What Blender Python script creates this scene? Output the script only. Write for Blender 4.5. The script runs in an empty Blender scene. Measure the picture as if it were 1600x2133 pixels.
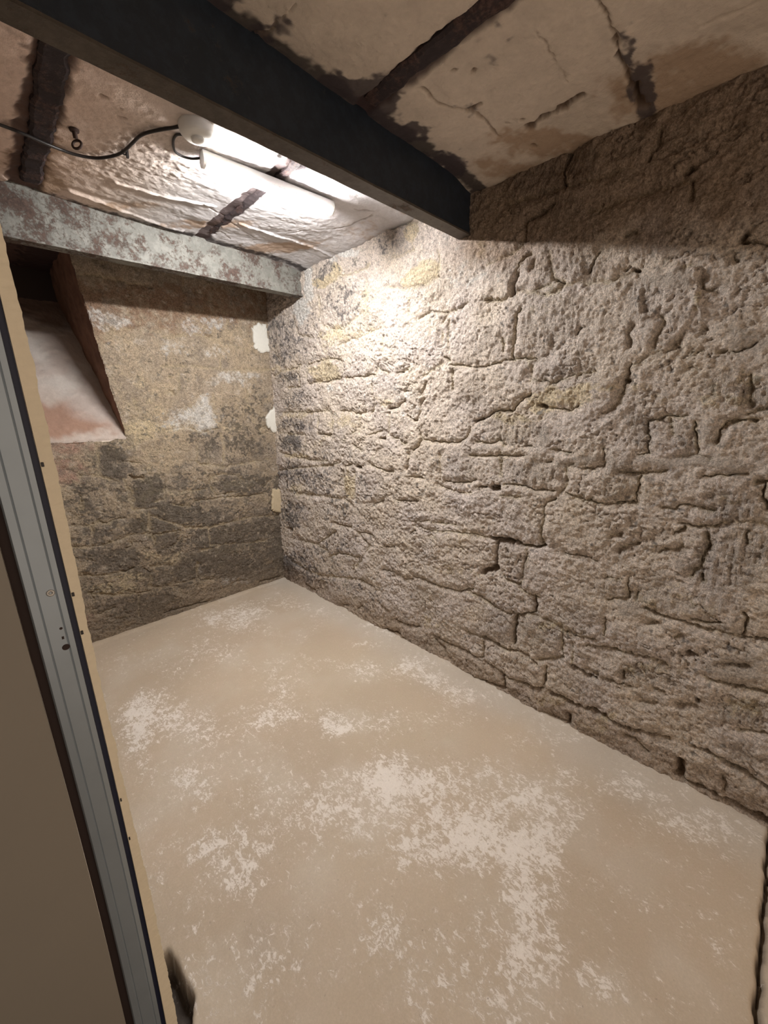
import bpy, bmesh, math, random
import numpy as np
from mathutils import Vector, Matrix
random.seed(7)
SC = bpy.context.scene
COL = SC.collection

# ------------------------------------------------------------------ camera, light of the surroundings, exposure
EYE = 1.5                                   # lens height above the cellar floor (floor is z = 0)
cam = bpy.data.cameras.new('camera')
cam.sensor_fit = 'HORIZONTAL'; cam.sensor_width = 36.0
cam.lens = 831.0 / 1600.0 * 36.0
cam.clip_start = 0.02; cam.clip_end = 50
cam_ob = bpy.data.objects.new('camera', cam); COL.objects.link(cam_ob)
_R = Vector((0.7060252, -0.7079672, -0.0176311)); _U = Vector((0.1916341, 0.1670227, 0.9671503)); _F = Vector((0.6817659, 0.6862112, -0.2535929))
M = Matrix((( _R.x, _U.x, -_F.x, 0), (_R.y, _U.y, -_F.y, 0), (_R.z, _U.z, -_F.z, 0), (0, 0, 0, 1)))
cam_ob.matrix_world = Matrix.Translation((0, 0, EYE)) @ M
SC.camera = cam_ob

world = bpy.data.worlds.new('world'); SC.world = world
world.use_nodes = True
world.node_tree.nodes['Background'].inputs[0].default_value = (1.0, 0.81, 0.64, 1)
world.node_tree.nodes['Background'].inputs[1].default_value = 0.062
SC.view_settings.view_transform = 'Standard'
SC.view_settings.look = 'None'
SC.view_settings.gamma = 1.0
SC.view_settings.use_curve_mapping = False
SC.view_settings.exposure = 3.88
SC.cycles.max_bounces = 8; SC.cycles.diffuse_bounces = 6
TUBE_STRENGTH = 32.0

# ------------------------------------------------------------------ measured layout (metres, z from lens height, shifted below)
RIGHT_JOINTS = [(3,9,[2.374,0.783,2.27,0.79,2.19,0.818,2.152,0.804,2.06,0.8,1.972,0.801,1.904,0.811]),(3,9,[2.404,0.736,2.403,0.677,2.413,0.607]),(9,7,[1.947,0.745,1.932,0.638,1.942,0.576]),(9,7,[1.959,0.568,2.058,0.535,2.115,0.521,2.164,0.494,2.305,0.519,2.367,0.552]),(3,9,[2.228,0.402,2.089,0.427,1.979,0.43,1.892,0.441,1.778,0.457]),(9,7,[1.718,0.806,1.646,0.798,1.564,0.8]),(9,7,[1.762,0.666,1.615,0.623,1.493,0.617]),(5,15,[2.183,0.514,2.154,0.492]),(3,9,[1.593,0.576,1.591,0.489]),(9,7,[1.778,0.394,1.786,0.3]),(3,9,[2.448,0.325,2.293,0.336,2.211,0.317,2.183,0.278]),(5,15,[1.719,0.946,1.676,0.938,1.566,0.929,1.54,0.917]),(3,9,[1.534,0.919,1.533,0.876]),(9,7,[2.724,0.655,2.672,0.53,2.495,0.482]),(3,9,[1.401,0.757,1.388,0.709,1.389,0.642,1.458,0.614,1.559,0.613]),(5,15,[1.515,0.454,1.431,0.48,1.306,0.459,1.239,0.469,1.201,0.488]),(6,22,[1.107,0.476,1.047,0.465,0.996,0.465]),(14,52,[0.975,0.475,0.97,0.515,0.957,0.548]),(5,15,[0.965,0.559,0.947,0.595,0.898,0.618]),(3,9,[1.117,0.626,1.026,0.632,0.983,0.644,0.948,0.661,0.931,0.708]),(3,9,[0.864,0.467,0.812,0.479]),(6,22,[0.78,0.489,0.745,0.47]),(9,7,[0.814,0.602,0.803,0.541,0.785,0.495]),(9,7,[0.996,0.465,0.927,0.48,0.803,0.438,0.745,0.465,0.628,0.462]),(6,22,[0.92,0.406,0.943,0.391,0.94,0.32,0.939,0.273,0.948,0.216,0.935,0.195]),(5,15,[0.947,0.201,0.881,0.2,0.833,0.191]),(5,15,[1.32,0.456,1.355,0.424]),(3,9,[1.349,0.375,1.346,0.303]),(3,9,[1.312,0.423,1.312,0.283]),(6,22,[1.332,0.247,1.303,0.227]),(5,15,[1.0,0.299,0.995,0.24]),(5,15,[1.301,0.205,1.217,0.198,1.137,0.181,1.05,0.185,0.992,0.2,0.947,0.201]),(6,22,[1.286,0.176,1.276,0.131,1.274,0.085]),(9,7,[1.475,0.166,1.405,0.19,1.346,0.214]),(6,22,[1.458,0.129,1.497,0.071]),(9,7,[0.856,0.159,0.856,0.097]),(3,9,[0.841,0.106,0.744,0.091,0.676,0.114,0.589,0.126]),(6,22,[0.675,0.272,0.664,0.296]),(11,14,[0.888,0.564,0.878,0.588]),(6,22,[0.526,0.474,0.512,0.482]),(9,36,[0.495,0.464,0.476,0.456]),(5,15,[0.658,0.492,0.636,0.519,0.624,0.55]),(5,15,[0.529,0.586,0.511,0.588]),(3,9,[0.339,0.432,0.324,0.436]),(9,7,[0.662,0.453,0.56,0.447,0.505,0.458]),(9,36,[0.208,0.489,0.196,0.476]),(5,15,[0.196,0.479,0.163,0.468,0.141,0.457]),(10,-13,[0.318,0.417,0.3,0.379,0.294,0.337,0.277,0.285]),(11,14,[0.293,0.391,0.275,0.354,0.254,0.35]),(11,14,[0.391,0.296,0.378,0.275,0.396,0.229,0.402,0.195]),(11,14,[0.48,0.203,0.489,0.248,0.47,0.273]),(11,14,[0.336,0.187,0.324,0.216]),(3,9,[0.36,0.171,0.322,0.182]),(3,9,[0.284,0.163,0.259,0.165]),(5,15,[0.218,0.157,0.193,0.161,0.163,0.155,0.135,0.165,0.12,0.177]),(9,7,[0.462,0.125,0.396,0.175,0.361,0.175]),(9,36,[0.479,0.081,0.468,0.08]),(6,22,[0.489,0.035,0.478,0.073,0.466,0.125,0.457,0.141]),(3,9,[0.286,0.112,0.261,0.114]),(5,15,[0.118,0.078,0.109,0.022]),(5,15,[0.262,0.244,0.254,0.232]),(10,-13,[0.467,0.391,0.473,0.354,0.441,0.303]),(5,15,[0.213,0.433,0.207,0.428]),(5,15,[2.567,0.309,2.403,0.331,2.252,0.326,2.192,0.303,2.179,0.254,2.196,0.2,2.345,0.184,2.458,0.187,2.578,0.176,2.598,0.232,2.58,0.297]),(5,15,[2.73,0.323,2.666,0.317]),(5,15,[2.854,0.162,2.693,0.165]),(3,9,[3.046,0.26,2.924,0.295,2.826,0.295,2.68,0.305,2.699,0.231,2.693,0.165]),(5,15,[1.835,0.233,1.852,0.196,1.984,0.193,2.156,0.192]),(3,9,[1.827,0.233,1.745,0.2]),(5,15,[1.66,0.194,1.579,0.203]),(5,15,[1.887,0.136,1.879,0.038,1.88,-0.003,1.916,-0.032]),(3,9,[2.961,-0.028,2.723,-0.022,2.594,-0.03,2.401,-0.017,2.311,-0.011]),(5,15,[2.226,-0.018,2.104,-0.022,2.026,-0.038,1.961,-0.026]),(9,36,[1.745,-0.004,1.689,-0.005]),(5,15,[1.689,-0.005,1.62,0.032]),(5,15,[1.613,0.085,1.606,0.09]),(6,22,[1.502,-0.033,1.503,0.019,1.476,0.044]),(6,22,[1.596,-0.044,1.559,-0.071,1.522,-0.076,1.502,-0.033]),(3,9,[2.473,-0.044,2.481,-0.168,2.366,-0.185,2.309,-0.183,2.313,-0.037]),(5,15,[2.482,-0.182,2.4,-0.183,2.31,-0.19]),(3,9,[2.088,-0.163,2.039,-0.149]),(5,15,[1.917,-0.17,1.82,-0.143]),(9,36,[1.812,-0.184,1.778,-0.189]),(5,15,[1.711,-0.18,1.663,-0.184,1.624,-0.211,1.593,-0.204]),(6,22,[1.499,-0.134,1.484,-0.182,1.511,-0.222,1.54,-0.245]),(3,9,[3.009,-0.183,2.878,-0.195,2.646,-0.195,2.656,-0.32,2.686,-0.36]),(3,9,[3.029,-0.351,2.853,-0.371,2.622,-0.385,2.376,-0.373]),(5,15,[2.355,-0.406,2.219,-0.367]),(5,15,[2.178,-0.398,2.094,-0.377]),(9,36,[2.045,-0.386,1.996,-0.388]),(5,15,[1.902,-0.36,1.83,-0.373,1.761,-0.385,1.694,-0.387]),(6,22,[1.584,-0.305,1.591,-0.363]),(3,9,[1.577,-0.253,1.584,-0.305]),(5,15,[1.559,-0.4,1.492,-0.398,1.463,-0.406]),(9,7,[2.19,-0.426,2.195,-0.564]),(9,7,[2.066,-0.427,2.071,-0.616]),(3,9,[2.198,-0.635,2.103,-0.655]),(5,15,[1.659,-0.561,1.488,-0.541]),(9,7,[3.063,-0.51,2.626,-0.438,2.355,-0.406]),(9,7,[2.782,-0.673,2.391,-0.641,2.198,-0.635]),(3,9,[2.061,-0.251,1.984,-0.279]),(5,15,[1.867,-0.618,1.795,-0.582]),(9,7,[2.017,-0.044,2.02,-0.155]),(9,7,[1.745,-0.033,1.744,-0.164]),(9,36,[1.134,-0.078,1.096,-0.061]),(6,22,[1.095,-0.066,1.046,-0.039,0.999,-0.023,0.939,-0.029,0.888,0.026,0.851,0.045]),(9,36,[0.805,-0.005,0.779,-0.01]),(5,15,[0.778,-0.015,0.728,-0.02,0.66,-0.03,0.64,-0.003]),(5,15,[1.465,-0.182,1.415,-0.187,1.275,-0.189,1.21,-0.183,1.164,-0.141,1.152,-0.106]),(5,15,[1.121,-0.174,1.036,-0.181,0.988,-0.162,0.962,-0.188]),(3,9,[0.977,-0.222,0.982,-0.244,0.969,-0.332]),(5,15,[1.151,-0.25,0.988,-0.239,0.9,-0.23,0.854,-0.227]),(5,15,[0.969,-0.254,0.971,-0.31]),(6,22,[1.086,-0.404,1.04,-0.398]),(14,52,[1.014,-0.398,0.973,-0.404]),(14,52,[0.996,-0.387,0.974,-0.39]),(5,15,[0.947,-0.375,0.853,-0.369,0.775,-0.381,0.702,-0.376]),(5,15,[1.304,-0.399,1.191,-0.399,1.102,-0.37]),(5,15,[1.536,-0.405,1.475,-0.405]),(9,7,[0.659,-0.26,0.654,-0.35,0.681,-0.384]),(5,15,[0.647,-0.374,0.583,-0.39,0.528,-0.397]),(5,15,[0.847,-0.187,0.82,-0.181]),(5,15,[0.725,-0.191,0.69,-0.194,0.642,-0.2]),(3,9,[0.664,-0.261,0.631,-0.253]),(5,15,[0.745,-0.252,0.72,-0.24]),(5,15,[0.579,-0.263,0.543,-0.262]),(5,15,[0.688,-0.406,0.728,-0.427,0.743,-0.456,0.734,-0.52,0.735,-0.575,0.724,-0.628]),(6,22,[0.737,-0.553,0.73,-0.624]),(9,36,[0.865,-0.649,0.816,-0.661,0.76,-0.653,0.724,-0.633]),(14,52,[1.002,-0.662,0.938,-0.659,0.882,-0.659]),(9,36,[0.969,-0.667,0.959,-0.806]),(3,9,[1.53,-0.677,1.399,-0.645,1.357,-0.651,1.224,-0.632]),(3,9,[1.53,-0.699,1.355,-0.698,1.177,-0.668,1.056,-0.661,1.002,-0.662]),(3,9,[0.809,-0.677,0.796,-0.761]),(5,15,[0.623,-0.647,0.545,-0.644,0.498,-0.652]),(3,9,[1.35,-0.424,1.211,-0.451,1.125,-0.439]),(3,9,[0.955,-0.433,0.849,-0.424]),(9,7,[1.341,-0.258,1.335,-0.403]),(11,14,[0.541,-0.04,0.522,-0.027,0.492,-0.005,0.48,0.058]),(5,15,[0.116,0.052,0.104,-0.012]),(11,14,[0.106,-0.044,0.086,-0.034,0.06,-0.03]),(5,15,[0.349,-0.061,0.326,-0.052,0.298,-0.052,0.272,-0.052]),(5,15,[0.385,-0.065,0.349,-0.061]),(6,22,[0.157,-0.067,0.134,-0.063,0.081,-0.062]),(6,22,[0.154,-0.07,0.168,-0.093,0.174,-0.132]),(5,15,[0.384,-0.069,0.374,-0.128,0.365,-0.183]),(5,15,[0.394,-0.191,0.362,-0.182]),(9,7,[0.314,-0.064,0.3,-0.113]),(5,15,[0.241,-0.064,0.228,-0.126,0.221,-0.173]),(9,7,[0.275,-0.193,0.248,-0.191,0.221,-0.177,0.177,-0.19]),(5,15,[0.581,-0.263,0.525,-0.248]),(5,15,[0.521,-0.174,0.512,-0.247]),(5,15,[0.452,-0.26,0.392,-0.263,0.382,-0.258,0.302,-0.25]),(5,15,[0.38,-0.271,0.381,-0.379]),(5,15,[0.189,-0.257,0.153,-0.247,0.109,-0.243,0.075,-0.235]),(6,22,[0.052,-0.259,0.022,-0.256]),(6,22,[0.026,-0.264,0.024,-0.309,0.007,-0.344]),(5,15,[0.567,-0.388,0.512,-0.399,0.46,-0.396,0.385,-0.38]),(6,22,[0.445,-0.384,0.389,-0.376]),(5,15,[0.304,-0.385,0.251,-0.383,0.233,-0.365,0.14,-0.371]),(5,15,[0.229,-0.438,0.195,-0.435,0.129,-0.426,0.113,-0.407]),(5,15,[0.148,-0.464,0.138,-0.509,0.145,-0.55,0.15,-0.582]),(5,15,[0.047,-0.426,0.038,-0.468]),(6,22,[0.241,-0.475,0.216,-0.457]),(11,14,[0.452,-0.53,0.424,-0.519]),(11,14,[0.42,-0.587,0.356,-0.538]),(11,14,[0.277,-0.556,0.21,-0.526]),(9,7,[0.113,-0.407,0.056,-0.392,-0.001,-0.397]),(5,15,[2.33,-0.832,2.262,-0.841,2.108,-0.832]),(5,15,[2.046,-0.848,1.888,-0.842]),(5,15,[2.036,-0.853,1.967,-0.908,1.937,-0.929]),(5,15,[2.094,-1.091,2.097,-1.197]),(5,15,[2.369,-1.118,2.271,-1.062,2.019,-1.035]),(5,15,[1.787,-1.064,1.706,-1.047,1.68,-1.073]),(5,15,[2.044,-1.204,1.892,-1.209]),(3,9,[1.706,-1.041,1.586,-1.066,1.522,-1.046]),(6,22,[2.218,-1.472,2.16,-1.459]),(5,15,[2.05,-1.443,2.006,-1.404]),(5,15,[1.825,-1.317,1.731,-1.341]),(6,22,[1.668,-1.382,1.556,-1.38,1.466,-1.357]),(6,22,[1.759,-1.49,1.649,-1.474,1.571,-1.498]),(3,9,[2.789,-1.063,2.541,-1.056,2.391,-1.076]),(5,15,[1.544,-0.749,1.506,-0.723]),(5,15,[1.769,-0.896,1.69,-0.87]),(9,7,[2.915,-1.295,2.696,-1.323,2.428,-1.296,2.076,-1.214]),(9,36,[2.963,-1.005,2.887,-1.007]),(14,52,[3.004,-1.246,3.007,-1.43]),(3,9,[1.927,-0.92,2.01,-1.054,2.074,-1.116]),(5,15,[2.736,-1.458,2.596,-1.466]),(5,15,[2.541,-1.056,2.287,-0.891,2.266,-0.939]),(14,52,[1.036,-0.856,0.958,-0.815]),(9,36,[0.965,-0.729,0.955,-0.808]),(6,22,[0.952,-0.807,0.91,-0.851,0.871,-0.864,0.822,-0.867]),(5,15,[0.802,-0.689,0.815,-0.81,0.822,-0.867]),(5,15,[0.821,-0.879,0.76,-0.902,0.732,-0.898]),(9,36,[0.74,-0.901,0.733,-0.977]),(6,22,[0.858,-1.03,0.797,-1.019,0.735,-0.984]),(5,15,[1.128,-0.998,1.062,-1.003,1.005,-1.017,0.922,-1.034,0.863,-1.041]),(5,15,[1.522,-1.026,1.404,-1.021,1.292,-1.03,1.181,-1.015,1.086,-0.97]),(9,36,[0.829,-1.038,0.832,-1.116,0.825,-1.199]),(6,22,[1.025,-1.238,0.947,-1.246,0.847,-1.242,0.779,-1.224,0.717,-1.241,0.693,-1.248]),(5,15,[1.114,-1.246,1.025,-1.238]),(6,22,[1.009,-1.266,0.996,-1.352]),(11,14,[0.695,-1.23,0.641,-1.192,0.58,-1.157]),(5,15,[0.597,-1.038,0.58,-1.157]),(9,7,[0.832,-1.039,0.74,-0.998,0.661,-0.998,0.583,-1.026,0.505,-1.0]),(5,15,[1.347,-1.374,1.162,-1.377,1.039,-1.372,0.996,-1.359]),(5,15,[1.347,-1.39,1.275,-1.421,1.231,-1.47]),(6,22,[0.98,-1.373,0.91,-1.381,0.888,-1.392]),(9,36,[0.882,-1.389,0.866,-1.416,0.855,-1.473]),(6,22,[1.076,-1.509,0.862,-1.477]),(6,22,[0.867,-1.402,0.777,-1.39,0.703,-1.391,0.653,-1.364]),(9,36,[0.654,-1.293,0.651,-1.324]),(5,15,[0.653,-1.242,0.649,-1.342]),(9,36,[0.54,-1.186,0.483,-1.194,0.435,-1.193]),(3,9,[0.547,-1.07,0.536,-1.178]),(9,36,[0.624,-1.368,0.547,-1.369,0.473,-1.371,0.415,-1.361]),(9,36,[0.523,-1.439,0.519,-1.481]),(5,15,[0.583,-1.026,0.513,-1.02,0.456,-1.007]),(3,9,[0.64,-1.496,0.535,-1.478]),(5,15,[0.43,-0.892,0.423,-0.976]),(5,15,[0.329,-0.746,0.328,-0.781]),(5,15,[0.427,-0.81,0.357,-0.781]),(5,15,[0.369,-0.689,0.354,-0.775]),(6,22,[0.298,-0.801,0.254,-0.809,0.194,-0.806,0.151,-0.809,0.123,-0.807]),(6,22,[0.144,-0.787,0.11,-0.783,0.062,-0.774]),(5,15,[0.123,-0.807,0.036,-0.8,-0.003,-0.792,-0.037,-0.787,-0.066,-0.783]),(6,22,[-0.003,-0.792,-0.006,-0.756,-0.003,-0.722,0.006,-0.717]),(5,15,[0.491,-1.057,0.374,-1.021,0.286,-1.013,0.22,-0.998,0.187,-1.013]),(11,14,[0.184,-0.88,0.167,-0.868]),(6,22,[0.332,-1.112,0.328,-1.143]),(9,36,[0.133,-0.932,0.123,-0.927]),(11,14,[0.478,-1.173,0.429,-1.172]),(5,15,[0.41,-1.18,0.338,-1.171,0.295,-1.17]),(6,22,[0.068,-0.998,0.028,-0.997,-0.011,-0.996,-0.069,-0.978,-0.097,-0.972]),(11,14,[0.136,-1.162,0.085,-1.133]),(9,36,[0.078,-1.101,0.074,-1.106]),(5,15,[0.221,-1.135,0.183,-1.125]),(11,14,[0.251,-1.213,0.201,-1.195]),(9,36,[0.457,-1.361,0.37,-1.358,0.313,-1.371,0.277,-1.371]),(3,9,[0.443,-0.711,0.388,-0.702]),(5,15,[0.152,-0.549,0.151,-0.579,0.168,-0.62]),(5,15,[0.139,-0.611,0.126,-0.634]),(11,14,[0.281,-0.865,0.241,-0.844]),(6,22,[0.02,-0.922,-0.027,-0.903]),(6,22,[0.278,-1.362,0.212,-1.348,0.173,-1.334,0.135,-1.326]),(6,22,[0.295,-1.403,0.247,-1.406,0.201,-1.433]),(14,52,[0.094,-1.403,0.085,-1.464]),(9,36,[0.067,-1.307,0.021,-1.307,-0.027,-1.31,-0.077,-1.315,-0.107,-1.323,-0.158,-1.339]),(9,36,[0.068,-1.474,0.018,-1.468,-0.053,-1.472,-0.128,-1.473]),(14,52,[-0.131,-1.47,-0.18,-1.469]),(5,15,[-0.038,-1.376,-0.051,-1.44]),(5,15,[-0.052,-1.156,-0.123,-1.129]),(6,22,[0.767,0.944,0.789,0.868,0.775,0.81]),(5,15,[0.471,0.874,0.471,0.835,0.495,0.798]),(9,36,[0.379,0.723,0.365,0.734]),(5,15,[0.359,0.694,0.351,0.641]),(6,22,[0.914,0.75,0.817,0.77]),(6,22,[0.934,0.675,0.936,0.749,0.889,0.757]),(5,15,[0.645,0.684,0.635,0.713]),(9,7,[1.039,0.839,0.904,0.826,0.791,0.816,0.586,0.796]),(9,7,[0.675,0.7,0.482,0.701,0.359,0.694]),(5,15,[0.54,0.584,0.51,0.594]),(9,36,[0.208,0.483,0.2,0.492])]
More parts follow.
